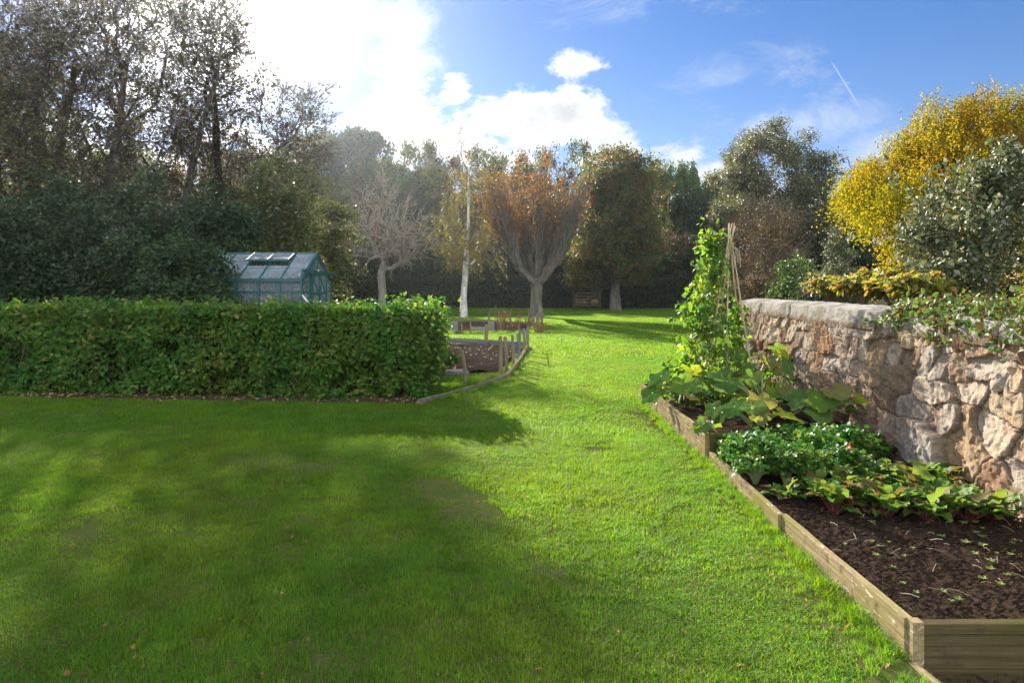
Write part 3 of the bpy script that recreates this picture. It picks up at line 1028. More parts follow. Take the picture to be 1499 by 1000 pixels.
def block(name, px0, px1, ty, by, dep, label, cat, trough=False):
    Y = 1600 / (by - 415); a, c = W(px0, by, Y), W(px1, ty, Y)
    w, h = c[0] - a[0], c[2] - a[2] + .06
    b = Buf()
    if trough:
        b.box((0, -dep / 2 + .03, h / 2), (w, .06, h)); b.box((0, dep / 2 - .03, h / 2), (w, .06, h))
        b.box((-w / 2 + .03, 0, h / 2), (.06, dep - .12, h)); b.box((w / 2 - .03, 0, h / 2), (.06, dep - .12, h))
        b.box((0, 0, .04), (w - .12, dep - .12, .06))
    else:
        b.box((0, 0, h / 2), (w, dep, h)); b.box((0, 0, h + .012), (w * .92, dep * .92, .024))
    o = mk(name, b, MT['concrete'])
    o.location = ((a[0] + c[0]) / 2, Y + dep / 2, float(gz(a[0], Y)) - .03); o.rotation_euler = (0, 0, .1)
    tag(o, label, cat)


block('concrete_block', 657, 670, 475, 488, .22, 'square grey concrete block on the distant soil bed', 'block')
block('concrete_pillar', 715, 723, 475, 488, .25, 'upright grey block at the end of the low trough', 'block')
block('stone_trough', 689, 712, 482, 489, .5, 'low grey trough between stakes on the distant soil bed', 'trough', True)


# ================================================================== greenhouse
def make_greenhouse():
    rz = -R(5)
    g = thing('greenhouse', 'green framed greenhouse with a propped open roof vent behind the clipped hedge', 'greenhouse', (-4.93, 16.0, .08), rz)
    L_, Wd, He, Hr = 3.2, 1.95, 1.70, 2.36
    fr = Buf(); t = .045
    xs = [0, -.52, -1.04, -1.56, -2.08, -2.60, -3.12]
    for y in (0, Wd):
        for x in xs: fr.bar((x, y, 0), (x, y, He), t)
        fr.bar((.02, y, He), (-L_, y, He), .07, .075)
        fr.bar((.02, y, .06), (-L_, y, .06), .06, .12)
        fr.bar((.0, y, 1.42), (-L_, y, 1.42), .03)
        fr.bar((.0, y, .78), (-L_, y, .78), .025)
    fr.bar((.03, Wd / 2, Hr), (-L_, Wd / 2, Hr), .07, .08)
    for x in xs:
        for y in (0, Wd): fr.bar((x, y, He + .01), (x, Wd / 2, Hr + .005), .035)
    for y0, y1 in ((0, Wd / 2), (Wd, Wd / 2)):
        fr.bar((0, y0 + (y1 - y0) * .42, He + (Hr - He) * .42 + .004), (-L_, y0 + (y1 - y0) * .42, He + (Hr - He) * .42 + .004), .02)
    for x in (0, xs[-1]):
        fr.bar((x, 0, He), (x, Wd / 2, Hr), .06); fr.bar((x, Wd, He), (x, Wd / 2, Hr), .06)
        for y in (.48, 1.46): fr.bar((x, y, 0), (x, y, He + .32), .05)
        fr.bar((x, Wd / 2, He + .16), (x, Wd / 2, Hr), .035)
        fr.bar((x, 0, 1.42), (x, .48, 1.42), .03); fr.bar((x, 1.46, 1.42), (x, Wd, 1.42), .03)
    fr.bar((-1.1, .03, .2), (-.55, .03, 1.66), .025); fr.bar((-.55, .03, .2), (-.8, .03, 1.66), .02)
    mk('frame', fr, MT['green_metal'], g)
    # sliding door track across the gable
    tr = Buf(); tr.bar((.06, -.12, He + .22), (.06, Wd + .25, He + .17), .05, .07); tr.bar((.06, -.12, He + .2), (.04, -.12, He - .55), .02)
    mk('door_track', tr, MT['green_metal'], g)
    for y0, y1 in ((.5, .98), (.98, 1.46)):
        d = Buf(); x = .055
        for y in (y0 + .02, y1 - .02): d.bar((x, y, .06), (x, y, He + .17), .045)
        for z in (.07, .85, 1.38, He + .15): d.bar((x, y0, z), (x, y1, z), .04)
        d.bar((x, y0 + .05, 1.78), (x, y1 - .05, 1.4), .02)
        dd = mk('door', d, MT['green_metal'], g)
        p = Buf().box((x, (y0 + y1) / 2, .95), (.006, y1 - y0 - .05, 1.72)); mk('pane', p, MT['glass'], dd)
        h = Buf().box((x + .04, y1 - .05 if y0 < .6 else y0 + .05, .95), (.04, .02, .14)); mk('handle', h, MT['green_metal'], dd)

    def pane(P, m='glass'):
        mk('pane', Buf().add(P, np.array([[0, 1, 2, 3]])), MT[m], g)

    for i in range(len(xs) - 1):
        x0, x1 = xs[i] - .02, xs[i + 1] + .02
        for y in (.006, Wd - .006):
            pane([(x1, y, .12), (x0, y, .12), (x0, y, 1.40), (x1, y, 1.40)])
            pane([(x1, y, 1.44), (x0, y, 1.44), (x0, y, He - .04), (x1, y, He - .04)])
        for y0 in (0, Wd):
            def rp(tt): return (y0 + (Wd / 2 - y0) * tt, He + (Hr - He) * tt + .012)
            lo, hi = rp(.05), rp(.97)
            if y0 == 0 and i in (1, 2): hi = rp(.52)
            pane([(x1, lo[0], lo[1]), (x0, lo[0], lo[1]), (x0, hi[0], hi[1]), (x1, hi[0], hi[1])], 'roof_glass')
    for x in (-.006, xs[-1] + .006):
        pane([(x, .03, .1), (x, .46, .1), (x, .46, He + .28), (x, .03, He)])
        pane([(x, 1.48, .1), (x, Wd - .03, .1), (x, Wd - .03, He), (x, 1.48, He + .28)])
        pane([(x, .1, He + .04), (x, Wd / 2 - .03, He + .2), (x, Wd / 2 - .03, Hr - .05), (x, .14, He + .05)])
        pane([(x, Wd / 2 + .03, He + .2), (x, Wd - .1, He + .04), (x, Wd - .14, He + .05), (x, Wd / 2 + .03, Hr - .05)])
    # propped roof vent
    x0, x1 = -.54, -1.58
    top = np.array([Wd / 2 - .03, Hr + .03]); low = np.array([Wd / 2 * .50, He + (Hr - He) * .50 + .16])
    v = Buf()
    v.bar((x0, low[0], low[1]), (x1, low[0], low[1]), .04, .045); v.bar((x0, top[0], top[1]), (x1, top[0], top[1]), .035)
    for x in (x0, (x0 + x1) / 2, x1): v.bar((x, low[0], low[1]), (x, top[0], top[1]), .03)
    vo = mk('roof_vent', v, MT['green_metal'], g)
    mk('pane', Buf().add([(x1, low[0], low[1]), (x0, low[0], low[1]), (x0, top[0], top[1]), (x1, top[0], top[1])], np.array([[0, 1, 2, 3]])), MT['roof_glass'], vo)
    # slab floor
    mk('floor_slab', Buf().box((-L_ / 2, Wd / 2, .015), (L_ + .1, Wd + .1, .05)), MT['concrete'], g)
    # staging inside
    st = thing('potting_bench', 'slatted bench seen through the greenhouse panes', 'bench', g.matrix_basis @ Vector((-1.75, 1.2, .05)), rz)
    b = Buf()
    for y in np.linspace(-.35, .35, 6): b.box((0, y, .85), (2.4, .1, .03))
    mk('bench_top', b, MT['post_wood'], st)
    for x in (-1.1, 1.1):
        for y in (-.32, .32): mk('leg', Buf().box((x, y, .417), (.06, .06, .83)), MT['post_wood'], st)
    for (x, y, s_, m, lab) in ((-.75, -.1, 1.0, 'clay', 'large clay pot on the bench inside the greenhouse'), (.15, 0, .8, 'white_plastic', 'pale pot on the bench inside the greenhouse')):
        p = Buf(); p.tube([(0, 0, 0), (0, 0, .22), (0, 0, .225), (0, 0, .27)], [.10, .14, .16, .16], 14)
        o = mk('plant_pot', p, MT[m]); o.scale = (s_,) * 3
        o.location = st.matrix_basis @ Vector((x, y, .866))
        tag(o, lab, 'pot')
    # blue tank by the gable, with a white downpipe
    c = np.array([-4.52, 15.75, .08])
    b = Buf()
    prof = [(.0, .0), (.24, .0), (.265, .05), (.27, .5), (.265, .55), (.275, .6), (.28, 1.02), (.29, 1.04), (.29, 1.09), (.26, 1.12), (.0, 1.13)]
    zz = np.array([p_[1] for p_ in prof]); rr = np.array([max(p_[0], .002) for p_ in prof])
    b.tube(np.stack([np.zeros_like(zz), np.zeros_like(zz), zz + np.arange(len(zz)) * 1e-5], 1), rr, 24)
    o = mk('water_butt', b, MT['blue_plastic'], smooth=False); o.location = c
    tag(o, 'blue water butt with a lid at the greenhouse corner', 'water butt')
    b = Buf(); b.tube([W(441, 431, 15.93), W(444, 434, 15.9), W(452, 444, 15.75), W(452.5, 447, 15.74)], .02, 7)
    tag(mk('downpipe', b, MT['white_plastic']), 'thin white pipe sloping from the greenhouse gutter to the blue butt', 'pipe')


make_greenhouse()


# ================================================================== field gate in the back hedge
def make_gate():
    Y = 43.6
    x0, x1 = W(840, 455, Y)[0], W(877, 455, Y)[0]
    z0 = float(gz(.0, Y)); h = 1.0
    g = thing('wooden_gate', 'weathered wooden gate in the gap of the dark back hedge', 'gate', ((x0 + x1) / 2, Y, z0))
    w = x1 - x0
    for x in (-w / 2 - .06, w / 2 + .06): mk('gate_post', Buf().box((x, 0, .58), (.13, .13, 1.2)), MT['post_wood'], g)
    b = Buf()
    for x in (-w / 2 + .03, w / 2 - .03): b.box((x, 0, .55), (.07, .05, .94))
    for z in (.18, .38, .58, .78, .97): b.box((0, -.03, z), (w - .01, .025, .075))
    b.bar((-w / 2 + .05, .03, .18), (w / 2 - .05, .03, .97), .03, .07)
    mk('gate_leaf', b, MT['post_wood'], g)


make_gate()


# ================================================================== foliage tools
TPL = {
    'quad': (np.array([[0, 0, 0], [.34, .45, .06], [0, 1, -.06], [-.34, .45, .06]]), np.array([[0, 1, 2, 3]])),
    'long': (np.array([[0, 0, 0], [.17, .45, .04], [0, 1, -.08], [-.17, .45, .04]]), np.array([[0, 1, 2, 3]])),
    'leaf': (np.array([[0, 0, 0], [.30, .35, .07], [.22, .72, .02], [0, 1, -.12], [-.22, .72, .02], [-.30, .35, .07], [0, .5, -.03]]),
             [np.array([[0, 1, 2, 6], [6, 2, 3, 4], [0, 6, 4, 5]])]),
    'tri': (np.array([[0, 0, 0], [.16, .38, .02], [.5, .42, .05], [.30, .66, 0], [.22, 1.0, .04], [0, .8, -.02], [-.22, 1.0, .04], [-.30, .66, 0], [-.5, .42, .05], [-.16, .38, .02]]),
            [np.array([[0, 1, 5, 9], [1, 2, 3, 5], [5, 3, 4, 4], [9, 5, 7, 8], [5, 6, 6, 7]])[[0, 1, 3]], np.array([[5, 3, 4], [5, 6, 7]])]),
}


def unit(v):
    return v / (np.linalg.norm(v, axis=-1, keepdims=True) + 1e-9)


def leaves(buf, C, size, r, out=None, ob=0.0, up=0.0, droop=0.0, tpl='quad', var=.35):
    C = np.asarray(C, float); n = len(C)
    if n == 0: return
    nrm = r.normal(size=(n, 3)); nrm = unit(nrm)
    if out is not None: nrm = nrm + ob * out
    nrm = nrm + np.array([0, 0, up]); nrm = unit(nrm)
    t = unit(r.normal(size=(n, 3))) + np.array([0, 0, -droop])
    if out is not None: t = t + .5 * out
    t = t - (t * nrm).sum(1)[:, None] * nrm; t = unit(t)
    x = np.cross(t, nrm)
    V, F = TPL[tpl]
    s = np.asarray(size) * (1 + var * (r.random(n) * 2 - 1))
    P = C[:, None] + s[:, None, None] * (V[None, :, 0, None] * x[:, None] + V[None, :, 1, None] * t[:, None] + V[None, :, 2, None] * nrm[:, None])
    o = (np.arange(n) * len(V))[:, None, None]
    Fs = F if isinstance(F, list) else [F]
    buf.add(P.reshape(-1, 3), [(f[None] + o).reshape(-1, f.shape[1]) for f in Fs])


def ell_pts(r, ells, n, shell=.55):
    """points in a union of ellipsoids (cx,cy,cz,rx,ry,rz), denser near the skin"""
    e = np.array(ells, float)
    w = (e[:, 3] * e[:, 4] * e[:, 5]) ** .7
    k = r.choice(len(e), n, p=w / w.sum())
    d = unit(r.normal(size=(n, 3)))
    rad = (shell ** 3 + (1 - shell ** 3) * r.random(n)) ** (1 / 3)
    rad *= 1 + .10 * r.normal(size=n)
    return e[k, :3] + d * rad[:, None] * e[k, 3:], d


def skeleton(r, trunk, targets, r0, rtip, kmin, up=.35, seg=.7, wob=.06, climb=1.6):
    """branches grown from a trunk to every target point; returns list of (path, radii)"""
    pos = [np.asarray(p, float) for p in trunk]; par = [-1] + list(range(len(trunk) - 1))
    A = np.array(pos)
    d = np.linalg.norm(targets[:, None] - A[None, kmin:], axis=2).min(1)
    order = np.argsort(d + r.random(len(d)) * .5)
    arr = np.zeros((len(trunk) + len(targets) * 24, 3)); arr[:len(pos)] = A; n = len(pos)
    dirs = np.zeros_like(arr); dirs[1:n] = unit(np.diff(A, axis=0)); dirs[0] = dirs[1]
    chains = []
    for ti in order:
        t = targets[ti]
        v = t[None] - arr[kmin:n]
        dist = np.linalg.norm(v, axis=1)
        cost = dist + climb * np.maximum(0, -v[:, 2] + .25 * dist) - .25 * (v * dirs[kmin:n]).sum(1)
        j = kmin + int(np.argmin(cost))
        p0, L = arr[j], np.linalg.norm(t - arr[j])
        if L < .05: continue
        m = int(min(22, max(2, math.ceil(L / seg))))
        c = p0 + dirs[j] * L * .40 + np.array([0, 0, L * up * .5])
        s = np.linspace(0, 1, m + 1)[1:, None]
        path = (1 - s) ** 2 * p0 + 2 * s * (1 - s) * c + s ** 2 * t
        path[:-1] += r.normal(0, wob * min(L / m, .8), (m - 1, 3))
        idx = [j]
        for q in path:
            arr[n] = q; dirs[n] = unit(q - arr[idx[-1]]); par.append(idx[-1]); idx.append(n); n += 1
        chains.append(idx)
    w = np.zeros(n); child = np.zeros(n, bool)
    for i in range(n - 1, 0, -1):
        if w[i] == 0: w[i] = 1
        w[par[i]] += w[i]
    p = math.log(max(r0 / rtip, 1.5)) / math.log(max(w[0], 2))
    rad = rtip * np.maximum(w, 1) ** p
    out = [(arr[:len(trunk)].copy(), rad[:len(trunk)].copy())]
    for idx in chains:
        rr = rad[idx].copy(); rr[0] = rr[1]
        out.append((arr[idx].copy(), rr))
    return out


def trunk_path(r, h, lean=(0, 0), wob=.06, n=7):
    z = np.linspace(0, h, n)
    s = z / h
    x = lean[0] * s ** 1.3 + np.cumsum(r.normal(0, wob, n)) * (s > 0); y = lean[1] * s ** 1.3 + np.cumsum(r.normal(0, wob, n)) * (s > 0)
    x[0] = y[0] = 0
    return np.stack([x, y, z], 1)


def build_tree(name, label, cat, loc, bark, leafm, *, seed, trunk_h, r0, ells, ntar=120, nleaf=12000, lsize=.14, clump=.6, rtip=.012,
               shell=.5, up=.35, lean=(0, 0), droop=.2, tpl='quad', group=None, upn=.25, kfrac=.45, bare=0.0, stems=1, spray=0.0, twigs=0, sides=6, flat=.75, climb=1.6, even=4.0, twig_bark=None):
    r = np.random.default_rng(seed)
    root = thing(name, label, cat, loc, 0, group)
    ells = [tuple(e) for e in ells]
    tg, dr = ell_pts(r, ells, ntar, shell)
    tg[:, 2] = np.maximum(tg[:, 2], .35)
    bb = Buf(); tb = Buf() if twig_bark else bb
    n7 = 8
    groups = np.argmin(np.array([np.abs(np.arctan2(tg[:, 1], tg[:, 0]) - a) for a in np.linspace(-math.pi, math.pi, stems, endpoint=False)]), 0) if stems > 1 else np.zeros(len(tg), int)
    for s in range(stems):
        sel = tg[groups == s]
        if len(sel) < 2: continue
        ln = lean if stems == 1 else (math.cos(-math.pi + s * 2 * math.pi / stems) * trunk_h * .22, math.sin(-math.pi + s * 2 * math.pi / stems) * trunk_h * .22)
        tp = trunk_path(r, trunk_h, ln, .035 * trunk_h / 4, n7)
        for path, rad in skeleton(r, tp, sel, r0 / max(1, stems ** .6), rtip, int(n7 * kfrac), up, max(.3, trunk_h / 9), climb=climb):
            rad = rad.copy()
            if path[0][2] < .01:
                rad[0] *= 1.35
            (bb if rad[0] > .045 else tb).tube(path, rad, sides if rad[0] > .05 else (4 if rad[0] > .02 else 3), cap=False)
    # fine twigs
    if twigs:
        k = r.integers(0, len(tg), twigs)
        a = tg[k]
        dv = unit(dr[k] + r.normal(0, .6, (twigs, 3)) + np.array([0, 0, .5 - droop])) * clump * (.7 + .8 * r.random((twigs, 1)))
        for i in range(twigs):
            tb.tube(np.array([a[i], a[i] + dv[i] * .5 + r.normal(0, .04, 3), a[i] + dv[i]]), np.array([rtip, rtip * .8, rtip * .4]), 3, cap=False)
    mk('trunk', bb, bark, root, smooth=True)
    if twig_bark: mk('branches', tb, MT[twig_bark], root, smooth=True)
    lb = Buf()
    keep = r.random(len(tg)) >= bare
    src, dsrc = tg[keep], dr[keep]
    if nleaf:
        wts = r.gamma(even, 1.0, len(src)); wts /= wts.sum()
        k = r.choice(len(src), nleaf, p=wts)
        off = unit(r.normal(size=(nleaf, 3))) * (r.random((nleaf, 1)) ** .55) * clump * np.array([1, 1, flat])
        C = src[k] + off
        if spray:       # leaves strung along hanging (or upright) sprays
            per = 16
            sid = np.arange(nleaf) // per; st = (np.arange(nleaf) % per) / per
            first = sid * per
            drift = r.normal(0, .35, (sid.max() + 1, 2))[sid]
            ln = (spray * clump * (.5 + 1.2 * r.random(sid.max() + 1)))[sid]
            C = C[first] + r.normal(0, lsize * .45, (nleaf, 3))
            C[:, 2] -= ln * st; C[:, :2] += drift * (np.abs(ln) * st)[:, None]
        C[:, 2] = np.maximum(C[:, 2], .1)
        leaves(lb, C, np.full(nleaf, lsize), r, out=unit(off + .4 * dsrc[k]), ob=.45, up=upn, droop=droop, tpl=tpl)
        mk('crown', lb, leafm, root)
    return root


# ---------------------------------------------------------------- leaf materials
LM = {}
LM['evergreen'] = leaf_mat('evergreen_leaves', [(.020, .045, .016), (.030, .060, .020), (.045, .075, .026), (.026, .050, .022)], .25, .52, .3)
LM['laurel'] = leaf_mat('shrub_leaves', [(.026, .052, .020), (.045, .085, .026), (.060, .095, .030), (.032, .060, .024)], .32, .52, .3, scale=.8)
LM['olive'] = leaf_mat('olive_leaves', [(.055, .080, .020), (.075, .105, .026), (.095, .10, .030), (.045, .070, .018)], .45, .5, .35)
LM['tall'] = leaf_mat('tall_tree_leaves', [(.030, .042, .016), (.055, .065, .020), (.050, .046, .022), (.095, .085, .022)], .35, .5, .3, vary=.3)
LM['brown'] = leaf_mat('brown_leaves', [(.095, .065, .034), (.12, .08, .038), (.085, .078, .032), (.065, .055, .030)], .45, .55, .3)
LM['orange'] = leaf_mat('orange_leaves', [(.19, .085, .020), (.25, .12, .022), (.15, .07, .022), (.12, .09, .03), (.14, .11, .03)], .5, .5, .3)
LM['mixed'] = leaf_mat('turning_leaves', [(.045, .085, .020), (.09, .14, .026), (.09, .07, .028), (.24, .11, .024), (.06, .095, .022), (.055, .075, .022), (.12, .15, .03)], .5, .5, .3, vary=.45, scale=.35)
LM['birch'] = leaf_mat('birch_leaves', [(.17, .18, .03), (.24, .21, .035), (.13, .13, .03), (.20, .15, .03)], .45, .45, .4)
LM['green'] = leaf_mat('green_leaves', [(.055, .11, .022), (.075, .14, .028), (.05, .095, .022), (.09, .15, .03)], .42, .45, .35)
LM['grey'] = leaf_mat('grey_green_leaves', [(.095, .12, .050), (.12, .14, .060), (.075, .09, .042), (.13, .125, .055)], .42, .45, .4)
LM['yellow'] = leaf_mat('yellow_leaves', [(.31, .245, .010), (.34, .285, .013), (.26, .24, .012), (.19, .215, .018), (.28, .20, .010)], .5, .6, .2, vary=.55, scale=.7)
LM['silver'] = leaf_mat('silver_leaves', [(.065, .09, .035), (.09, .115, .05), (.05, .075, .028), (.20, .22, .14)], .32, .5, .35)
LM['wallgreen'] = leaf_mat('yellow_green_leaves', [(.16, .20, .03), (.22, .24, .035), (.12, .15, .03), (.26, .20, .04), (.20, .24, .04), (.30, .14, .03)], .5, .5, .3, scale=2, vary=.2)
LM['creeper'] = leaf_mat('creeper_leaves', [(.07, .14, .025), (.11, .19, .03), (.05, .09, .025), (.08, .13, .03), (.13, .19, .04), (.09, .15, .03), (.13, .06, .024)], .42, .5, .25, scale=2, vary=.2)
LM['hedge'] = leaf_mat('hedge_leaves', [(.050, .125, .018), (.070, .16, .022), (.060, .14, .020), (.09, .185, .026), (.055, .13, .02), (.075, .165, .024), (.06, .135, .02), (.08, .17, .024), (.20, .22, .05)], .50, .5, .3, scale=1.6, vary=.5, tint=(1.3, 1.2, .6))
LM['backhedge'] = leaf_mat('back_hedge_leaves', [(.024, .042, .016), (.034, .056, .018), (.05, .05, .02), (.028, .046, .016)], .28, .42, .4)
LM['rusthedge'] = leaf_mat('rust_hedge_leaves', [(.17, .08, .022), (.10, .07, .024), (.06, .06, .02), (.22, .11, .025)], .4, .5, .3)
LM['bean'] = leaf_mat('bean_leaves', [(.075, .165, .022), (.10, .20, .026), (.13, .24, .028), (.07, .15, .022), (.19, .25, .035)], .55, .5, .3, scale=3, tint=(1.3, 1.2, .5))
LM['squash'] = leaf_mat('squash_leaves', [(.11, .18, .055), (.085, .17, .035), (.19, .235, .12), (.12, .22, .035), (.27, .33, .04), (.22, .175, .09), (.12, .20, .05), (.09, .17, .04)], .5, .6, .2, scale=4, tint=(1.2, 1.15, .5))
LM['parsley'] = leaf_mat('parsley_leaves', [(.035, .11, .016), (.055, .15, .020), (.045, .13, .018), (.085, .19, .024), (.10, .18, .03)], .45, .45, .25, scale=5, vary=.55)
LM['beet'] = leaf_mat('beet_leaves', [(.07, .15, .025), (.10, .20, .03), (.075, .155, .025), (.14, .21, .035), (.09, .17, .026), (.13, .06, .03), (.12, .19, .03), (.08, .17, .026)], .48, .62, .22, scale=5)
LM['chard'] = leaf_mat('red_chard_leaf', [(.34, .018, .022), (.40, .025, .03)], .45, .3, .4)
LM['seedling'] = leaf_mat('seedling_leaves', [(.12, .20, .035), (.20, .26, .06), (.28, .32, .11)], .45, .4, .4)
LM['fallen'] = leaf_mat('fallen_leaves', [(.34, .12, .022), (.40, .19, .03), (.26, .13, .05), (.42, .28, .10)], .35, .5, .3)
MT['stem_red'] = plain_mat('red_stems', (.11, .026, .028), .5, .4)
MT['stem_green'] = plain_mat('pale_green_stems', (.24, .30, .11), .5, .4)
MT['stem_brown'] = plain_mat('dry_stems', (.22, .14, .07), .8, .2)


# ================================================================== hedges
def make_front_hedge():
    r = np.random.default_rng(31)
    root = thing('hedge', 'long clipped leafy green hedge across the lawn in front of the greenhouse', 'hedge', (0, 0, 0))
    x0, x1 = -11.5, -1.22
    n = 62000
    # front, top and end faces
    fx = r.random(n)
    face = r.choice(4, n, p=[.56, .29, .10, .05])
    s = r.random(n); h = r.random(n); dep = np.abs(r.normal(0, .085, n))
    x = x0 + (x1 - x0) * s
    yfront = 9.22 + (-1.2 - x) * .098
    topz = 1.36 + fbm(x * 2.2, x * 0 + 3, 3, 5) * .13
    P = np.zeros((n, 3)); O = np.zeros((n, 3))
    th = .95
    belly = lambda z, a: .05 * np.sin(np.clip(z / 1.3, 0, 1) * math.pi) + fbm(a * 1.6, z * 2.2, 3, 61) * .26 + fbm(a * 5, z * 5, 2, 62) * .09
    m = face == 0; z = .06 + h * 1.30
    P[m] = np.stack([x, yfront - belly(z, x) + dep, z], 1)[m]; O[m] = (0, -1, .15)
    m = face == 1
    yy = yfront + h * th
    P[m] = np.stack([x, yy, topz + fbm(x * 3, yy * 3, 3, 63) * .16 - dep + np.where(r.random(n) < .25, r.random(n) ** 2 * .16, 0)], 1)[m]; O[m] = (0, -.1, 1)
    m = face == 2
    ye = 9.22 + h * th; z2 = .06 + s * 1.27
    P[m] = np.stack([x1 + belly(z2, ye) * 1.3 - dep + .03, ye, z2], 1)[m]; O[m] = (1, -.2, .1)
    m = face == 3
    P[m] = np.stack([x, yfront + th + belly(z, x) - dep, z], 1)[m]; O[m] = (0, 1, .1)
    # rounded shoulders, a rounded free end and thin hollows
    m = face == 0
    P[m, 1] += .16 * sst(-.30, 0, (P[:, 2] - topz)[m]) ** 2
    m = face == 1
    P[m, 2] -= .10 * (1 - np.clip(h[m] / .25, 0, 1)) ** 2 + .12 * np.clip((P[m, 0] - (x1 - .4)) / .4, 0, 1) ** 2
    m = (face == 0) | (face == 1)
    P[m, 1] += np.where(face[m] == 0, .26, 0) * np.clip((P[m, 0] - (x1 - .5)) / .5, 0, 1.2) ** 2
    hol = sst(-.08, -.24, fbm(x * 2.3 + 9, P[:, 2] * 2.6, 3, 66)) * (face == 0)
    P[:, 1] += hol * .20
    # round the corners
    P[:, 0] = np.minimum(P[:, 0], x1 + .16 - .25 * (np.abs(P[:, 1] - (9.22 + .45)) / .6) ** 3 * .3)
    lb = Buf()
    sh = P[:, 2] > .05
    leaves(lb, P[sh], np.full(sh.sum(), .068), r, out=O[sh], ob=.7, up=.35, droop=-.15, tpl='leaf', var=.4)
    # a looser shoot cluster at the free end
    c = np.array([-1.12, 9.75, .95]) + r.normal(0, 1, (2600, 3)) * np.array([.09, .26, .28])
    c = c[c[:, 2] < 1.5]
    leaves(lb, c, np.full(len(c), .06), r, out=unit(np.tile([1., -.3, .4], (len(c), 1))), ob=.5, up=.3, droop=-.2, tpl='leaf')
    ob_ = mk('foliage', lb, LM['hedge'], root)
    bb = Buf()
    for i in range(70):
        x = r.uniform(x0, x1 - .1); y = 9.22 + (-1.2 - x) * .098 + r.uniform(.30, .8)
        base = np.array([x, y, .0])
        for k in range(4):
            tip = base + np.array([r.normal(0, .25), r.normal(0, .2), r.uniform(.8, 1.25)])
            bb.tube(np.array([base, (base + tip) / 2 + r.normal(0, .05, 3), tip]), np.array([.016, .011, .005]), 4, cap=False)
    mk('branches', bb, MT['bark_brown'], root)
    # dark core added inside to keep daylight from showing straight through
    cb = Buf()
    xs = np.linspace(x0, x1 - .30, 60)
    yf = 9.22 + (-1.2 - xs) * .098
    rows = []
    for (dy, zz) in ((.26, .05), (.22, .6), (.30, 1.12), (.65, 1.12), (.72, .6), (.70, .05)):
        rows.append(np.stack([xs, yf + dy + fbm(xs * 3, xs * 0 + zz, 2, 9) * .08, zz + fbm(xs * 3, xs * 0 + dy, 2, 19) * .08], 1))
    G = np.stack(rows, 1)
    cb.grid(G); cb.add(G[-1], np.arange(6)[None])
    mk('light_block_core', cb, plain_mat('hedge_inner', (.022, .030, .012), .95, .05, .4, 20), root)
    # bare soil strip with fallen leaves at its foot
    xs = np.linspace(x0, x1 + .05, 60)
    yf = 9.22 + (-1.2 - xs) * .098
    G = np.stack([np.stack([xs, yf + d + fbm(xs * 2, xs * 0, 3, 3) * .12 * (d < 0), gz(xs, yf + d) + zz], 1) for d, zz in ((-.16, .008), (.1, .05), (.5, .06))], 1)
    tag(mk('soil_strip', Buf().grid(G[:, ::-1][::-1]), MT['soil'], smooth=True), kind='structure')
    lb = Buf(); n = 420
    x = r.uniform(-9, -1.1, n); y = 9.22 + (-1.2 - x) * .098 - np.abs(r.normal(0, .16, n)) + .05
    leaves(lb, np.stack([x, y, gz(x, y) + .035], 1), np.full(n, .05), r, up=2.5, tpl='leaf')
    tag(mk('leaf_litter', lb, leaf_mat('pale_fallen_leaves', [(.30, .24, .12), (.36, .30, .17), (.22, .14, .07)], .3, .6, .2)), kind='stuff')


make_front_hedge()


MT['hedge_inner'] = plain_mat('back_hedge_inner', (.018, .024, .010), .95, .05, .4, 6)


def wall_hedge(name, label, x0, x1, y0, depth, top, mats, n, seed, ls=.10, curve=0.0):
    r = np.random.default_rng(seed)
    root = thing(name, label, 'hedge', ((x0 + x1) / 2, y0, 0))
    face = r.choice(3, n, p=[.55, .3, .15]); s = r.random(n); h = r.random(n); dep = np.abs(r.normal(0, .13, n))
    x = x0 + (x1 - x0) * s - (x0 + x1) / 2
    tz = top + fbm((x + x0) * .5, x * 0, 3, seed) * .35 + fbm((x + x0) * 2.2, x * 0, 2, seed + 1) * .16 - curve * (np.abs(s - .5) * 2) ** 4
    P = np.zeros((n, 3)); O = np.zeros((n, 3))
    z = .1 + h * (tz - .1)
    bel = fbm((x + x0) * .8, z * 1.2, 3, seed + 2) * .55
    m = face == 0; P[m] = np.stack([x, -bel + dep, z], 1)[m]; O[m] = (0, -1, .1)
    m = face == 1; P[m] = np.stack([x, h * depth, tz - dep], 1)[m]; O[m] = (0, -.2, 1)
    m = face == 2
    sd = np.where(s > .5, 1, -1)
    P[m] = np.stack([sd * ((x1 - x0) / 2 - dep), h * depth, .1 + r.random(n) * (top - .15)], 1)[m]; O[m] = np.stack([sd, sd * 0, sd * 0], 1)[m]
    lb = Buf(); leaves(lb, P, np.full(n, ls), r, out=O, ob=.5, up=.3, droop=.1, tpl='quad')
    mk('foliage', lb, mats, root)
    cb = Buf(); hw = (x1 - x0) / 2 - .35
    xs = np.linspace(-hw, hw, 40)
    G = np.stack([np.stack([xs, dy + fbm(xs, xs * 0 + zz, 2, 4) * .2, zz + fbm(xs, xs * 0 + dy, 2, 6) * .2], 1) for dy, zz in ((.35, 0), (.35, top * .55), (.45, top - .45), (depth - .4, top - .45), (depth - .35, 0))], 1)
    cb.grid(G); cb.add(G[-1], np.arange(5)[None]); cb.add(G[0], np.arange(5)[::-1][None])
    mk('light_block_core', cb, MT['hedge_inner'], root)  # dark filler added to stop light passing between the leaves
    return root


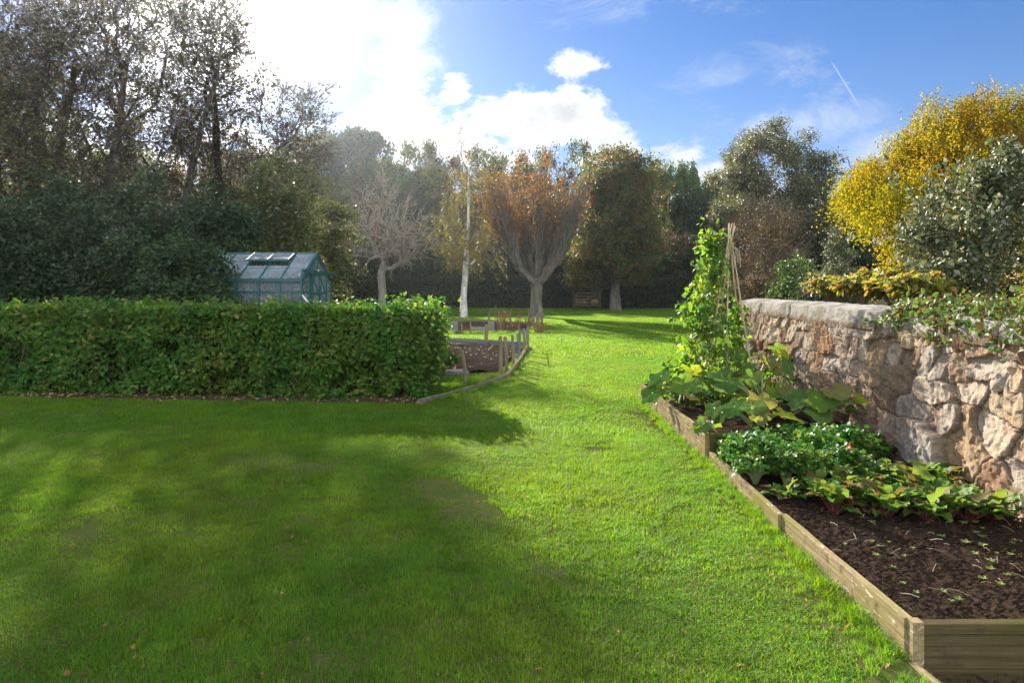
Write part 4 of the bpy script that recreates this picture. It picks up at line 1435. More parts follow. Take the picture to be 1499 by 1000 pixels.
wall_hedge('hedge', 'long dark back hedge running from the greenhouse to the wooden gate', -11.5, 3.85, 43.4, 1.6, 2.25, LM['backhedge'], 30000, 41)
wall_hedge('hedge', 'back hedge with rust tinged top between the gate and the bean canes', 5.75, 15.5, 42.8, 1.6, 2.0, LM['backhedge'], 20000, 42, curve=.5)
_r = np.random.default_rng(5)

# ================================================================== trees


def P_at(px, Y):
    x = (px - 749.5) / 1000 * Y
    return (x, Y, float(gz(x, Y)) - .05)


def zt(py, Y): return EYE - (py - 415) / 1000 * Y - .1


# --- tall thin-leaved trees behind the dark shrubs
def tall(px, Y, seed, lab, top, w, lean=(0, 0), nleaf=15000, r0=.26, stems=1, base=3.2, ntar=230, lm='tall', ls=.13):
    H = zt(top, Y)
    ells = [(lean[0] * .8, lean[1], H * .64, w, w * .9, H * .36), (lean[0] * .6 - w * .35, 0, H * .45, w * .8, w * .8, H * .22), (lean[0] + w * .3, .3, H * .78, w * .75, w * .7, H * .2)]
    return build_tree('tall_tree', lab, 'tree', P_at(px, Y), MT['bark_dark'], LM[lm], seed=seed, trunk_h=H * .72, r0=r0, ells=ells,
                      ntar=ntar, nleaf=nleaf, lsize=ls, clump=.62, shell=.25, up=.5, lean=lean, droop=.2, kfrac=.32, stems=stems, twigs=1500, group='tall trees in front of the sun', rtip=.013)


tall(28, 24.5, 101, 'tall dark tree with a straight trunk at the edge of the frame', -70, 2.3, (.3, 0), 5200, .24)
tall(62, 22.5, 102, 'tall tree with slim upright trunk forking above the dark shrubs', -85, 2.1, (1.0, .3), 4600, .21)
tall(128, 23.0, 103, 'tall tree with thick leaning trunk splitting into a wide fork', -95, 2.5, (1.2, 0), 5200, .24)
tall(240, 25.5, 104, 'tall tree with paired upright trunks directly below the sun', -100, 2.7, (.2, 0), 6500, .22, 2)
tall(308, 27, 105, 'tall leafy tree with a rounded shoulder beside the sun glow', -25, 1.55, (.0, 0), 6500, .2)
tall(392, 28, 106, 'shorter olive tree with feathery twigs above the greenhouse', 105, 1.8, (.7, 0), 4800, .17, lm='tall')
tall(-45, 24, 107, 'tall tree mostly outside the frame with branches reaching in', -90, 2.5, (.6, 0), 5200, .24)
tall(-20, 34, 108, 'tall tree far behind the frame edge trees', 60, 3.5, (0, 0), 14000, .25, lm='olive', ls=.18)

# --- bushes under them
def bush(name, lab, cat, px, Y, hw_px, top, lm, seed, nleaf, ls, group=None, ntar=90, clump=.5, bark='bark_dark', tpl='quad', upn=.3, stems=4, dx=0, lobes=4, bare=0, twigs=120, droop=.1, rtip=.008, shell=.6, zbase=None, depth=.9):
    r = np.random.default_rng(seed + 5)
    loc = P_at(px, Y) if zbase is None else ((px - 749.5) / 1000 * Y, Y, zbase)
    H = EYE - (top - 415) / 1000 * Y - loc[2]; w = hw_px / 1000 * Y
    ells = [(0, 0, H * .48, w * .8, w * .8 * depth, H * .5)]
    for k in range(lobes):
        a = r.random() * 6.28
        ells.append((math.cos(a) * w * .5, math.sin(a) * w * .5 * depth, H * r.uniform(.25, .72), w * r.uniform(.4, .6), w * r.uniform(.4, .6) * depth, H * r.uniform(.22, .30)))
    return build_tree(name, lab, cat, loc, MT[bark], LM[lm], seed=seed, trunk_h=H * .55, r0=.09, ells=ells, ntar=ntar, nleaf=nleaf, lsize=ls, clump=clump * max(.5, min(w, 2) / 1.5),
                      shell=shell, up=.4, droop=droop, upn=upn, stems=stems, kfrac=.2, group=group, twigs=twigs, rtip=rtip, bare=bare, tpl=tpl)


G1 = 'dark evergreen shrubs behind the clipped hedge'
bush('evergreen_shrub', 'olive green rounded shrub touching the greenhouse roof', 'shrub', 268, 15.5, 78, 352, 'laurel', 201, 15000, .085, G1)
bush('evergreen_shrub', 'dark shrub behind the hedge below the leaning tall trunk', 'shrub', 140, 16, 95, 318, 'evergreen', 202, 15000, .09, G1)
bush('evergreen_shrub', 'dark shrub with pale shining top at the frame edge', 'shrub', 0, 15.5, 105, 300, 'evergreen', 203, 15000, .09, G1)
bush('evergreen_shrub', 'tall dark shrub rising behind the olive shrub beside the greenhouse', 'shrub', 215, 19.5, 90, 248, 'evergreen', 204, 15000, .10, G1)
bush('evergreen_shrub', 'tall dark shrub between the paired trunks and the greenhouse', 'shrub', 320, 21.5, 85, 262, 'evergreen', 205, 14000, .11, G1)
bush('evergreen_shrub', 'broad dark shrub in front of the slim upright trunk', 'shrub', 70, 19, 100, 250, 'evergreen', 206, 15000, .10, G1)
bush('hazel_bush', 'olive brown hazel bush standing behind the greenhouse roof', 'bush', 405, 25, 75, 215, 'olive', 207, 13000, .12, None, bare=.1)
bush('hazel_bush', 'dull olive thinly leaved bush just above the greenhouse gable', 'bush', 465, 30, 60, 262, 'olive', 208, 9000, .12, None, bare=.2, twigs=420)

# --- far woodland: one of each kind, then copies
WOOD = {}


def wood(kind, px, Y, top, hw, lab, group=None, trunkf=.5):
    """kind -> a crown of unit size copied and scaled to each place"""
    loc = P_at(px, Y); H = zt(top, Y) * 1.07; w = hw / 1000 * Y * (1.1 if kind in ('under', 'green') else 1.35)
    name, cat, lm, bark, args = KINDS[kind]
    if kind not in WOOD:
        WOOD[kind] = build_tree(name, lab, cat, loc, MT[bark], LM[lm], group=group, **args(10.0, 5.0))
    else:
        WOOD[kind]
        return dup(WOOD[kind], loc, (px * 37 % 628) / 100., (w / 5.0, w / 5.0, H / 10.0), lab, group)
    o = WOOD[kind]; o.scale = (w / 5.0, w / 5.0, H / 10.0)
    return o


def dome_args(H, w, seed, nleaf, ls, **k):
    r = np.random.default_rng(seed)
    ells = [(0, 0, H * .52, w * .8, w * .8, H * .44)]
    for i in range(11):
        a = i * 2.4; e = r.uniform(.2, .88)
        ells.append((math.cos(a) * w * .58, math.sin(a) * w * .58, H * e * .95, w * r.uniform(.3, .45), w * r.uniform(.3, .45), H * r.uniform(.12, .18)))
    d = dict(seed=seed, trunk_h=H * .62, r0=.30, ells=ells, ntar=150, nleaf=nleaf, lsize=ls, clump=.85, shell=.62, twigs=150, kfrac=.3, rtip=.02)
    d.update(k); return d


KINDS = {
    'oak': ('evergreen_oak', 'tree', 'evergreen', 'bark_dark', lambda H, w: dome_args(H, w, 301, 42000, .23)),
    'olive': ('woodland_tree', 'tree', 'olive', 'bark_brown', lambda H, w: dome_args(H, w, 302, 34000, .22)),
    'green': ('green_tree', 'tree', 'green', 'bark_dark', lambda H, w: dome_args(H, w, 303, 42000, .22)),
    'brown': ('autumn_tree', 'tree', 'brown', 'bark_brown', lambda H, w: dome_args(H, w, 304, 26000, .20, bare=.1, twigs=300)),
    'orange': ('autumn_tree', 'tree', 'orange', 'bark_brown', lambda H, w: dome_args(H, w, 305, 20000, .20, bare=.15, twigs=320)),
    'sparse': ('thin_tree', 'tree', 'olive', 'bark_dark', lambda H, w: dome_args(H, w, 306, 9000, .20, twigs=420, shell=.4, clump=.75)),
    'under': ('understory_bush', 'bush', 'evergreen', 'bark_dark', lambda H, w: dome_args(H, w, 307, 26000, .26, trunk_h=H * .4, kfrac=.1)),
}
GW = 'woodland trees closing off the garden'
wood('oak', 505, 62, 192, 62, 'tall dark evergreen dome directly above the greenhouse gable', GW)
wood('oak', 455, 70, 205, 45, 'dark evergreen crown half hidden by the feathery olive tree', GW)
wood('olive', 600, 66, 212, 52, 'olive green crown on the skyline above the bare spreading tree', GW)
wood('olive', 470, 46, 265, 38, 'sunlit olive tree rising behind the greenhouse gable', GW)
wood('brown', 540, 54, 262, 45, 'brown leaved tree below the evergreen dome', GW)
wood('oak', 590, 50, 288, 40, 'pale topped evergreen behind the bare spreading tree', GW)
wood('brown', 650, 58, 240, 48, 'russet tree behind the birch on the greenhouse side', GW)
wood('orange', 715, 52, 262, 48, 'orange brown tree between the birch and the pollarded tree', GW)
wood('sparse', 815, 58, 198, 52, 'thin open tree on the skyline above the pollarded tree', GW)
wood('sparse', 735, 60, 212, 45, 'thin bare topped tree on the skyline just past the birch', GW)
wood('orange', 770, 50, 232, 44, 'bright orange tree glowing through the pollarded shoots', GW)
wood('sparse', 690, 62, 226, 45, 'thin tree directly behind the birch top', GW)
wood('green', 990, 56, 236, 48, 'rounded fresh green tree between the turning maple and the grey dome', GW)
wood('green', 945, 64, 245, 40, 'dull green tree in the gap beside the turning maple', GW)
wood('oak', 1035, 62, 262, 38, 'dark green crown behind the bean canes', GW)
wood('oak', 1235, 54, 285, 45, 'dark tree in the gap between the grey dome and the yellow tree', GW)
wood('brown', 1000, 47, 338, 42, 'rusty bush under the fresh green tree', GW)
wood('olive', 940, 47.5, 352, 38, 'yellowing low tree beside the maple trunk', GW)
wood('brown', 840, 49, 310, 38, 'brown low tree between the pollarded tree and the maple', GW)
wood('green', 100, 46, 225, 70, 'bright green tree seen through the tall trunks', GW)
wood('olive', 10, 50, 200, 80, 'yellow green tree seen through the trunks at the frame edge', GW)
wood('olive', 210, 52, 215, 70, 'olive tree seen through the paired tall trunks', GW)
wood('brown', 300, 50, 220, 60, 'brownish tree behind the rounded shoulder tree', GW)
wood('olive', 380, 52, 225, 55, 'dull olive tree behind the hazel bush', GW)
for a_ in [('olive', 430, 50, 268, 45, 'olive tree just above the open greenhouse vent'), ('olive', 525, 56, 240, 45, 'olive tree in front of the tall evergreen dome'), ('green', 575, 58, 255, 42, 'green tree between the evergreen dome and the bare tree'),
           ('olive', 635, 55, 245, 42, 'olive gold tree just before the birch'), ('brown', 690, 53, 285, 40, 'brown tree low behind the birch stem'), ('olive', 760, 58, 250, 44, 'olive tree behind the pollarded shoots'),
           ('brown', 835, 56, 255, 40, 'brown tree touching the maple crown'), ('olive', 960, 54, 285, 40, 'olive tree below the dull green skyline tree'), ('oak', 1010, 53, 290, 42, 'dark tree below the fresh green tree'), ('olive', 1065, 56, 275, 40, 'olive tree behind the tip of the bean canes'),
           ('oak', 350, 55, 232, 55, 'dark tree filling the gap behind the rounded shoulder tree'), ('oak', 150, 56, 235, 60, 'dark tree low behind the leaning trunk')]:
    wood(*a_, GW)
UN = [(400, 44, 340, 60, 'dark bush behind the greenhouse'), (490, 46, 345, 50, 'dark bush behind the greenhouse gable'), (550, 46.5, 350, 45, 'dark bush left of the bare tree trunk'.replace('left of', 'next to')),
      (615, 47, 345, 45, 'dark bush behind the back hedge between bare tree and birch'), (680, 46.5, 350, 45, 'dark bush behind the birch trunk'),
      (745, 47, 348, 45, 'dark bush behind the pollarded trunk'), (812, 47, 345, 42, 'dark bush above the hedge before the gate'),
      (862, 47.5, 335, 34, 'dark bush overhanging the wooden gate'), (908, 46.5, 350, 40, 'dark bush behind the maple trunk'), (970, 46.5, 365, 42, 'dark bush behind the rust tinged hedge'),
      (1040, 46, 350, 45, 'dark bush behind the bean canes'), (1110, 45, 360, 50, 'dark bush under the grey dome tree'), (1180, 45, 350, 50, 'dark bush beyond the far end of the wall'), (1250, 44, 345, 50, 'dark bush under the yellow tree'),
      (1330, 40, 340, 60, 'dark bush hidden behind the yellow tree'), (1420, 38, 330, 70, 'dark bush behind the silver shrub'), (60, 40, 320, 80, 'dark bush behind the frame edge trunks'), (180, 42, 325, 70, 'dark bush behind the leaning trunk'), (300, 42, 330, 60, 'dark bush behind the tall dark shrub')]
for px, Y, top, hw, lab in UN:
    wood('under', px, Y, top, hw, lab, 'dark understory bushes below the woodland')

# --- grey-green dome tree
H = zt(174, 46); w = 4.35
r_ = np.random.default_rng(8)
ells = [(0, 0, H * .62, w * .78, w * .8, H * .34)]
for i in range(13):
    a = r_.random() * 6.28; e = r_.uniform(.3, .88)
    ells.append((math.cos(a) * w * .62, math.sin(a) * w * .6, H * e, w * r_.uniform(.24, .38), w * .34, H * r_.uniform(.08, .13)))
build_tree('dome_tree', 'large grey green domed tree standing above the far end of the wall', 'tree', P_at(1133, 46), MT['bark_dark'], LM['grey'], seed=401,
           trunk_h=H * .6, r0=.34, ells=ells, ntar=330, nleaf=68000, lsize=.145, clump=.85, shell=.5, twigs=500, kfrac=.25, rtip=.018, droop=.4, stems=2)
bush('bare_shrub', 'reddish brown twiggy shrub in front of the grey dome tree', 'shrub', 1118, 38, 62, 298, 'brown', 402, 9000, .10, None, bark='bark_brown', bare=.25, twigs=1500, ntar=220, rtip=.011, clump=.8)
bush('red_bush', 'low dark reddish bush beyond the far end of the wall', 'bush', 1118, 27, 45, 385, 'brown', 403, 6000, .08, None, bark='bark_brown', twigs=300)
bush('conical_shrub', 'silvery grey green rounded shrub beyond the wall coping', 'shrub', 1222, 24, 36, 328, 'silver', 404, 9000, .075)
bush('laurel_bush', 'mid green leafy bush just above the far coping', 'bush', 1165, 18, 34, 372, 'green', 405, 6000, .07)
bush('laurel_bush', 'yellowish green bush between the far coping and the silvery shrub', 'bush', 1195, 15.5, 30, 385, 'laurel', 406, 5000, .06)

# --- maple turning from green to orange
H = zt(208, 40); r_ = np.random.default_rng(9)
ells = [(-1.0, 0, H * .40, 1.7, 1.9, H * .22), (1.0, 0, H * .40, 1.8, 1.9, H * .22), (0, -1, H * .58, 2.2, 1.5, H * .2), (0, 0, H * .52, 2.5, 2.5, H * .36), (.1, 0, H * .8, 1.6, 1.6, H * .19)]
for i in range(12):
    a = r_.random() * 6.28; e = r_.uniform(.2, .85); ww = 2.8 * (1.1 - abs(e - .42))
    ells.append((math.cos(a) * ww * .75, math.sin(a) * ww * .75, H * e, 1.0, 1.0, H * .09))
build_tree('maple', 'broad maple turning from green to orange beside the wooden gate', 'tree', P_at(901, 40), MT['bark_grey'], LM['mixed'], seed=411,
           trunk_h=H * .75, r0=.30, ells=ells, ntar=300, nleaf=52000, lsize=.15, clump=.8, shell=.55, twigs=250, kfrac=.25, rtip=.016, droop=.3)

# --- bare spreading tree
Y = 37; H = zt(262, Y)
ells = [(0, 0, H * .66, 2.35, 2.2, H * .27), (-.9, 0, H * .55, 1.6, 1.5, H * .2), (.9, .2, H * .55, 1.7, 1.5, H * .2), (0, 0, H * .85, 1.2, 1.1, H * .15)]
build_tree('bare_tree', 'nearly leafless tree with spreading grey twigs behind the hedge', 'tree', P_at(560, Y), MT['bark_pale'], LM['brown'], seed=421,
           trunk_h=2.1, r0=.21, ells=ells, ntar=330, nleaf=2600, lsize=.10, clump=.55, shell=.2, twigs=1100, kfrac=.9, rtip=.016, up=.75, bare=.55, climb=2.2)

# --- birch
Y = 31.5; H = zt(186, Y)
ells = [(.0, 0, H * .55, 1.35, 1.3, H * .26), (.1, 0, H * .80, .85, .8, H * .19), (.45, -.2, H * .36, 1.35, 1.2, H * .13), (-.6, .1, H * .42, 1.0, 1.0, H * .13)]
build_tree('silver_birch', 'slender white barked birch with sparse yellow leaves', 'tree', P_at(679, Y), MT['birch'], LM['birch'], seed=431,
           trunk_h=H * .80, r0=.145, ells=ells, ntar=240, nleaf=8000, lsize=.075, clump=.5, shell=.2, twigs=1300, kfrac=.30, rtip=.007, up=.3, lean=(.25, 0), droop=.7, spray=.9, twig_bark='bark_grey')


# --- pollarded lime: a fist of thick limbs, each with long straight shoots
def make_pollard():
    Y = 32.0; r = np.random.default_rng(441)
    root = thing('pollarded_tree', 'grey pollarded tree with a fan of long straight shoots', 'tree', P_at(785, Y))
    bb = Buf(); lb = Buf(); LC = []
    th = 1.9
    bb.tube(np.array([[0, 0, 0], [.02, 0, .25], [.0, 0, .9], [.03, 0, 1.5], [0, 0, th]]), np.array([.42, .31, .26, .27, .30]), 10, cap=False)
    for i in range(17):
        a = i * 2.399 + r.normal(0, .4); sp = math.sqrt((i + .6) / 17) * 2.15
        d = np.array([math.cos(a), math.sin(a), 0])
        s0 = np.array([0, 0, th - .35 + .25 * r.random()])
        top = s0 + d * sp * .95 + np.array([0, 0, 2.9 - .45 * sp + r.normal(0, .25)])
        ctrl = s0 + d * sp * .75 + np.array([0, 0, .55])
        t = np.linspace(0, 1, 8)[:, None]
        p = (1 - t) ** 2 * s0 + 2 * t * (1 - t) * ctrl + t ** 2 * top
        p[1:] += r.normal(0, .06, (7, 3))
        bb.tube(p, np.linspace(.13, .05, 8) * r.uniform(.6, 1.3), 7, cap=False)
        for k in range(19):
            u = .35 + .65 * r.random(); q = p[0] * 0 + p[min(7, int(u * 7))]
            dirv = unit(d * (.14 + .16 * r.random() + .10 * sp) + np.array([r.normal(0, .09), r.normal(0, .09), 1]))
            hmax = zt(228, Y) - .35 * sp ** 1.6 - q[2]
            ln = max(1.0, hmax * (.5 + .5 * r.random()))
            e = q + dirv * ln
            m = q + dirv * ln * .5 + d * .12 + r.normal(0, .05, 3)
            bb.tube(np.array([q, (q + m) / 2 + d * .07, m, (m + e) / 2, e]), np.array([.022, .018, .015, .011, .005]), 4, cap=False)
            for z in range(4):
                w0 = .3 + .6 * r.random(); f = q + dirv * ln * w0
                g = f + unit(dirv + r.normal(0, .3, 3)) * (.4 + .6 * r.random())
                bb.tube(np.array([f, (f + g) / 2 + [0, 0, .03], g]), np.array([.011, .009, .004]), 3, cap=False)
                if (g[0] < 1.0 and r.random() < .85) or r.random() < .3:
                    LC.append(g + r.normal(0, .2, (11, 3)))
    mk('trunk', bb, MT['bark_grey'], root, smooth=True)
    C = np.concatenate(LC)
    leaves(lb, C, np.full(len(C), .10), r, up=.2, droop=.3)
    mk('crown', lb, LM['orange'], root)


make_pollard()

# --- yellow tree beyond the wall
Y = 18.0; H = zt(112, Y); r_ = np.random.default_rng(10)
ells = [(.2, 0, H * .62, 2.3, 2.2, H * .30), (.9, 0, H * .72, 2.0, 2.0, H * .24)]
for i in range(30):
    a = i * 2.4; e = .30 + .62 * ((i * .618) % 1)
    rr = 2.75 * math.sqrt(max(.05, 1 - ((e - .48) / .54) ** 2))
    ells.append((.35 + math.cos(a) * rr * 1.0, math.sin(a) * rr * .85, H * e * .96, r_.uniform(.55, .95), .8, H * r_.uniform(.06, .11)))
ells += [(-1.9, -1.2, H * .40, .5, .5, H * .12), (-1.1, -1.6, H * .36, .5, .5, H * .12)]
build_tree('yellow_tree', 'golden yellow weeping tree spreading above the stone wall', 'tree', P_at(1400, Y), MT['bark_dark'], LM['yellow'], seed=451,
           trunk_h=H * .6, r0=.28, ells=ells, ntar=420, nleaf=165000, lsize=.060, clump=.42, shell=.7, twigs=300, kfrac=.25, rtip=.008, droop=1.1, spray=1.5, tpl='quad', even=2.2, flat=1)

# --- silver shrub above the wall
Y = 7.6; zb = 1.35
ells = [(0, 0, .8, .9, .8, .7), (.55, .1, 1.15, .75, .7, .55), (-.55, -.1, .5, .55, .5, .4), (.12, 0, 1.35, .42, .45, .32), (-.3, .1, .85, .5, .5, .42), (.9, .2, 1.1, .7, .6, .65)]
build_tree('silver_shrub', 'silvery leaved evergreen shrub leaning over the stone wall', 'shrub', ((1452 - 749.5) / 1000 * Y, Y, zb), MT['bark_brown'], LM['silver'], seed=461,
           trunk_h=.9, r0=.05, ells=ells, ntar=190, nleaf=13000, lsize=.062, clump=.16, shell=.55, twigs=420, kfrac=.15, rtip=.004, droop=-.2, tpl='leaf', stems=4, upn=.1, flat=1, spray=-1.7, even=1.5)

# --- leafy perennials on the terrace, along the coping
GP = 'yellow green perennials growing along the wall top'
for i, (px, Y, top, hw, lab) in enumerate([(1215, 9.4, 402, 34, 'bushy yellow green perennial at the far end of the wall top'),
                                           (1262, 8.6, 400, 32, 'yellow green perennial on the wall top in front of the silvery rounded shrub'),
                                           (1308, 8.0, 398, 34, 'yellow green perennial beside the edge of the silver shrub'),
                                           (1350, 7.2, 408, 34, 'low yellowing perennial at the foot of the silver shrub')]):
    bush('perennial', lab, 'plant', px, Y, hw, top, 'wallgreen', 470 + i, 1500, .085, GP, ntar=50, clump=.28, bark='stem_brown' if 0 else 'bark_brown', tpl='leaf', upn=.9, twigs=60, rtip=.004, zbase=1.33, shell=.5, droop=.25)


# --- creeper over the coping
def make_creeper():
    r = np.random.default_rng(481)
    root = thing('creeper', 'red and green creeper hanging over the wall coping', 'creeper', (WALL_X, 5.2, 1.45))
    lb, bb = Buf(), Buf()
    for i in range(70):
        y0 = r.uniform(-1.5, .95) + .1; x0 = r.uniform(.1, .6)
        reach = r.uniform(.05, .30) if y0 > -.2 else r.uniform(.1, .34)
        drop = r.uniform(.02, .22) * (1.2 if -.1 < y0 < .8 else .7)
        p = np.array([[x0, y0, .05 + r.random() * .1], [x0 * .3, y0 + r.normal(0, .1), .06], [-.05 - .02 * r.random(), y0 + r.normal(0, .15), -.05], [-.07, y0 + r.normal(0, .2), -.05 - drop]])
        if r.random() < .5: p = p[:3]
        bb.tube(p, .0035, 4)
        t = r.random(26); k = np.minimum((t * (len(p) - 1)).astype(int), len(p) - 2); f = (t * (len(p) - 1) - k)[:, None]
        C = p[k] * (1 - f) + p[k + 1] * f + r.normal(0, .035, (26, 3))
        leaves(lb, C, np.full(26, .055), r, out=np.tile([-.7, -.2, .5], (26, 1)), ob=.8, up=.2, droop=.5, tpl='leaf')
    mk('stems', bb, MT['stem_brown'], root); mk('leaves', lb, LM['creeper'], root)


make_creeper()


# ================================================================== bean canes
def make_beans():
    r = np.random.default_rng(501)
    c = np.array([2.6, 8.3])
    z0 = .27
    top = np.array([2.66, 8.32, 2.16])
    feet = [(1064, 598, 7.75), (1108, 575, 8.15), (1024, 590, 8.0), (1006, 565, 8.4), (1034, 550, 8.75), (1088, 548, 8.75)]
    FP = []
    labs = ['bare straight bean cane leaning on the sunny side of the tripod', 'thin bean cane slanting towards the stone wall', 'bean cane buried in leaves on the lawn side of the tripod',
            'outermost bean cane hidden by vines above the lawn edge', 'rear bean cane hidden inside the vine leaves', 'rear bean cane between the vine and the wall']
    for i, (px, by, Y) in enumerate(feet):
        foot = np.array([(px - 749.5) / 1000 * Y, Y, z0])
        d = top + np.array([r.normal(0, .02), r.normal(0, .02), 0]) - foot
        ex = 1.12 + .06 * r.random() if i != 1 else 1.02
        e = foot + d * ex
        m = foot + d * .5 + np.array([0, 0, 0]) + r.normal(0, .015, 3)
        b = Buf(); P = np.stack([foot, foot + d * .25, m, foot + d * .78, e]) - foot
        b.tube(P, np.array([.0115, .011, .0105, .0095, .007]), 7)
        o = mk('bean_cane', b, MT['cane'], smooth=True); o.location = foot
        tag(o, labs[i], 'cane', 'canes of the bean tripod')
        FP.append((foot, foot + d))
    b = Buf()
    a = np.linspace(0, 6.28 * 3, 40)
    b.tube(np.stack([np.cos(a) * .04, np.sin(a) * .04, np.linspace(-.03, .03, 40)], 1), .006, 5)
    for k in range(3): b.tube(np.array([[.03, 0, 0], [.06 + .02 * k, -.03, -.06], [.05 + .03 * k, -.04, -.16 - .05 * k]]), .005, 4)
    o = mk('twine', b, MT['cane']); o.location = tuple(top); tag(o, 'twine binding the bean canes together near the top', 'twine')
    vine_specs = [(2, 'thickest bean vine climbing the cane nearest the lawn corner', 240, .25), (3, 'spreading bean vine hanging over the lawn edge', 220, .29),
                  (4, 'bean vine climbing the rear cane of the tripod', 180, .23), (5, 'sparser bean vine on the cane beside the wall', 130, .14), (0, 'low bean vine at the foot of the bare straight cane', 60, .12)]
    for (ci, lab, n, rad) in vine_specs:
        p0, p1 = FP[ci]
        if ci in (2, 3, 4): p1 = p1 + np.array([-.20, -.05, .02])
        root = thing('bean_vine', lab, 'bean plant', p0, 0, 'runner bean vines on the canes')
        d = p1 - p0
        if ci == 0: d = d * .35
        if ci == 5: d = d * .60
        sb, lb = Buf(), Buf()
        for k in range(3):
            t = np.linspace(0, 1.06, 40); a = t * 30 + k * 2.1
            x = np.cross(d, [0, 1, 0]); x /= np.linalg.norm(x); y = np.cross(d, x); y /= np.linalg.norm(y)
            P = d[None] * t[:, None] + .028 * (np.cos(a)[:, None] * x + np.sin(a)[:, None] * y)
            sb.tube(P, .004, 4)
        t = r.random(n) ** .9 * 1.08
        out = unit(np.stack([r.normal(-.35, 1, n), r.normal(-.3, 1, n), r.normal(0, .25, n)], 1))
        C = d[None] * t[:, None] + out * (rad * (1.25 - .70 * t) * (.2 + 1.0 * r.random(n) ** 1.3) * (.75 + .6 * np.sin(t * 17 + ci) ** 2))[:, None]
        q = d[None] * t[:, None]
        for i in range(0, n, 2): sb.tube(np.array([q[i], (q[i] + C[i]) / 2 + [0, 0, .02], C[i]]), .0022, 3, cap=False)
        for k in range(3):
            leaves(lb, C + r.normal(0, .035, (n, 3)), np.full(n, .092 if ci != 0 else .08) * (1.1 - .35 * np.clip(t, 0, 1)), r, out=out, ob=.7, up=.35, droop=.9, tpl='leaf')
        mk('stems', sb, MT['stem_green'], root); mk('leaves', lb, LM['bean'], root)


make_beans()


# ================================================================== squash
def big_leaf(buf, c, nrm, tdir, R_, r, lobes=5, cup=.15):
    rings, seg = 4, 30
    th = np.linspace(0, 2 * math.pi, seg, endpoint=False)
    rad = (.90 + .11 * np.cos(lobes * (th)) + .04 * np.cos(15 * th + r.random() * 6)) * (1 - .45 * np.exp(-((th - math.pi) / .35) ** 2))
    nrm = unit(np.array(nrm, float)); t = np.array(tdir, float); t = unit(t - (t @ nrm) * nrm); x = np.cross(t, nrm)
    ph = r.random() * 6
    V = [np.array(c, float)]
    for i in range(1, rings + 1):
        f = i / rings
        zz = cup * R_ * (f ** 2 * (.5 + .6 * np.cos(2 * th + ph)) - .55 * f ** 2) + R_ * .05 * f * np.cos(lobes * th + 1.0) + R_ * .05 * f * r.normal(0, 1, seg)
        V.append(np.asarray(c) + R_ * f * rad[:, None] * (np.cos(th)[:, None] * t + np.sin(th)[:, None] * x) + zz[:, None] * nrm)
    V = np.concatenate([V[0][None]] + V[1:])
    j = np.arange(seg); k = (j + 1) % seg
    tri = np.stack([np.zeros(seg, int), 1 + j, 1 + k], 1)
    q = []
    for i in range(rings - 1):
        q.append(np.stack([1 + i * seg + j, 1 + (i + 1) * seg + j, 1 + (i + 1) * seg + k, 1 + i * seg + k], 1))
    buf.add(V, [tri, np.concatenate(q)])


def make_squash():
    r = np.random.default_rng(521)
    plants = [((2.72, 7.35), 20, (.2, .62), 'squash plant with big mildewed grey leaves against the wall', .42),
              ((2.35, 6.62), 13, (.12, .36), 'squash plant with a bright yellow green leaf at the bed corner', .34),
              ((3.02, 6.75), 16, (.15, .44), 'squash plant with long pale bare stalks by the wall foot', .40),
              ((1.95, 7.75), 20, (.15, .42), 'squash plant spilling over the side board beneath the beans', .38),
              ((3.0, 8.3), 14, (.3, .68), 'squash plant behind the canes in the shade of the wall', .40),
              ((1.86, 6.28), 5, (-.06, .16), 'small squash shoot hanging outside the board corner onto the lawn', .16)]
    for (c, n, (h0, h1), lab, spread) in plants:
        z = .30 if n > 5 else .33
        root = thing('squash_plant', lab, 'squash', (c[0], c[1], z), 0, 'squash plants in the taller bed')
        lb, sb = Buf(), Buf()
        for i in range(n):
            a = i * 2.4 + r.normal(0, .3); d = spread * (.35 + .8 * r.random())
            if n == 5: a = math.pi + r.normal(0, .6)
            x, y = math.cos(a) * d * 1.1, math.sin(a) * d
            x = min(x, 3.36 - c[0])
            h = h0 + (h1 - h0) * r.random() * (1.15 - .6 * d / (spread * 1.15))
            tip = np.array([x, y, h])
            base = np.array([r.normal(0, .03), r.normal(0, .03), 0])
            sb.tube(np.array([base, base * .5 + tip * .45 + [0, 0, .07], tip * .9 + [0, 0, .02], tip]), np.array([.013, .011, .009, .007]), 6)
            Rl = r.uniform(.08, .165) if n > 5 else r.uniform(.07, .11)
            nrm = np.array([math.cos(a) * .55 - .1, math.sin(a) * .5 - .25, .9]) + r.normal(0, .28, 3)
            big_leaf(lb, tip, nrm, [math.cos(a), math.sin(a), -.4], Rl, r)
        if n > 5:
            for i in range(6):     # withered stalks on the soil
                a = r.random() * 6.28; l_ = r.uniform(.25, .5)
                e = np.array([min(math.cos(a) * l_, 3.35 - c[0]), math.sin(a) * l_, .05 + .08 * r.random()])
                sb.tube(np.array([[0, 0, .02], e * .5 + [0, 0, .12], e]), np.array([.013, .011, .008]), 6)
        mk('stems', sb, MT['stem_green'], root, smooth=True); mk('leaves', lb, LM['squash'], root, smooth=True)


make_squash()


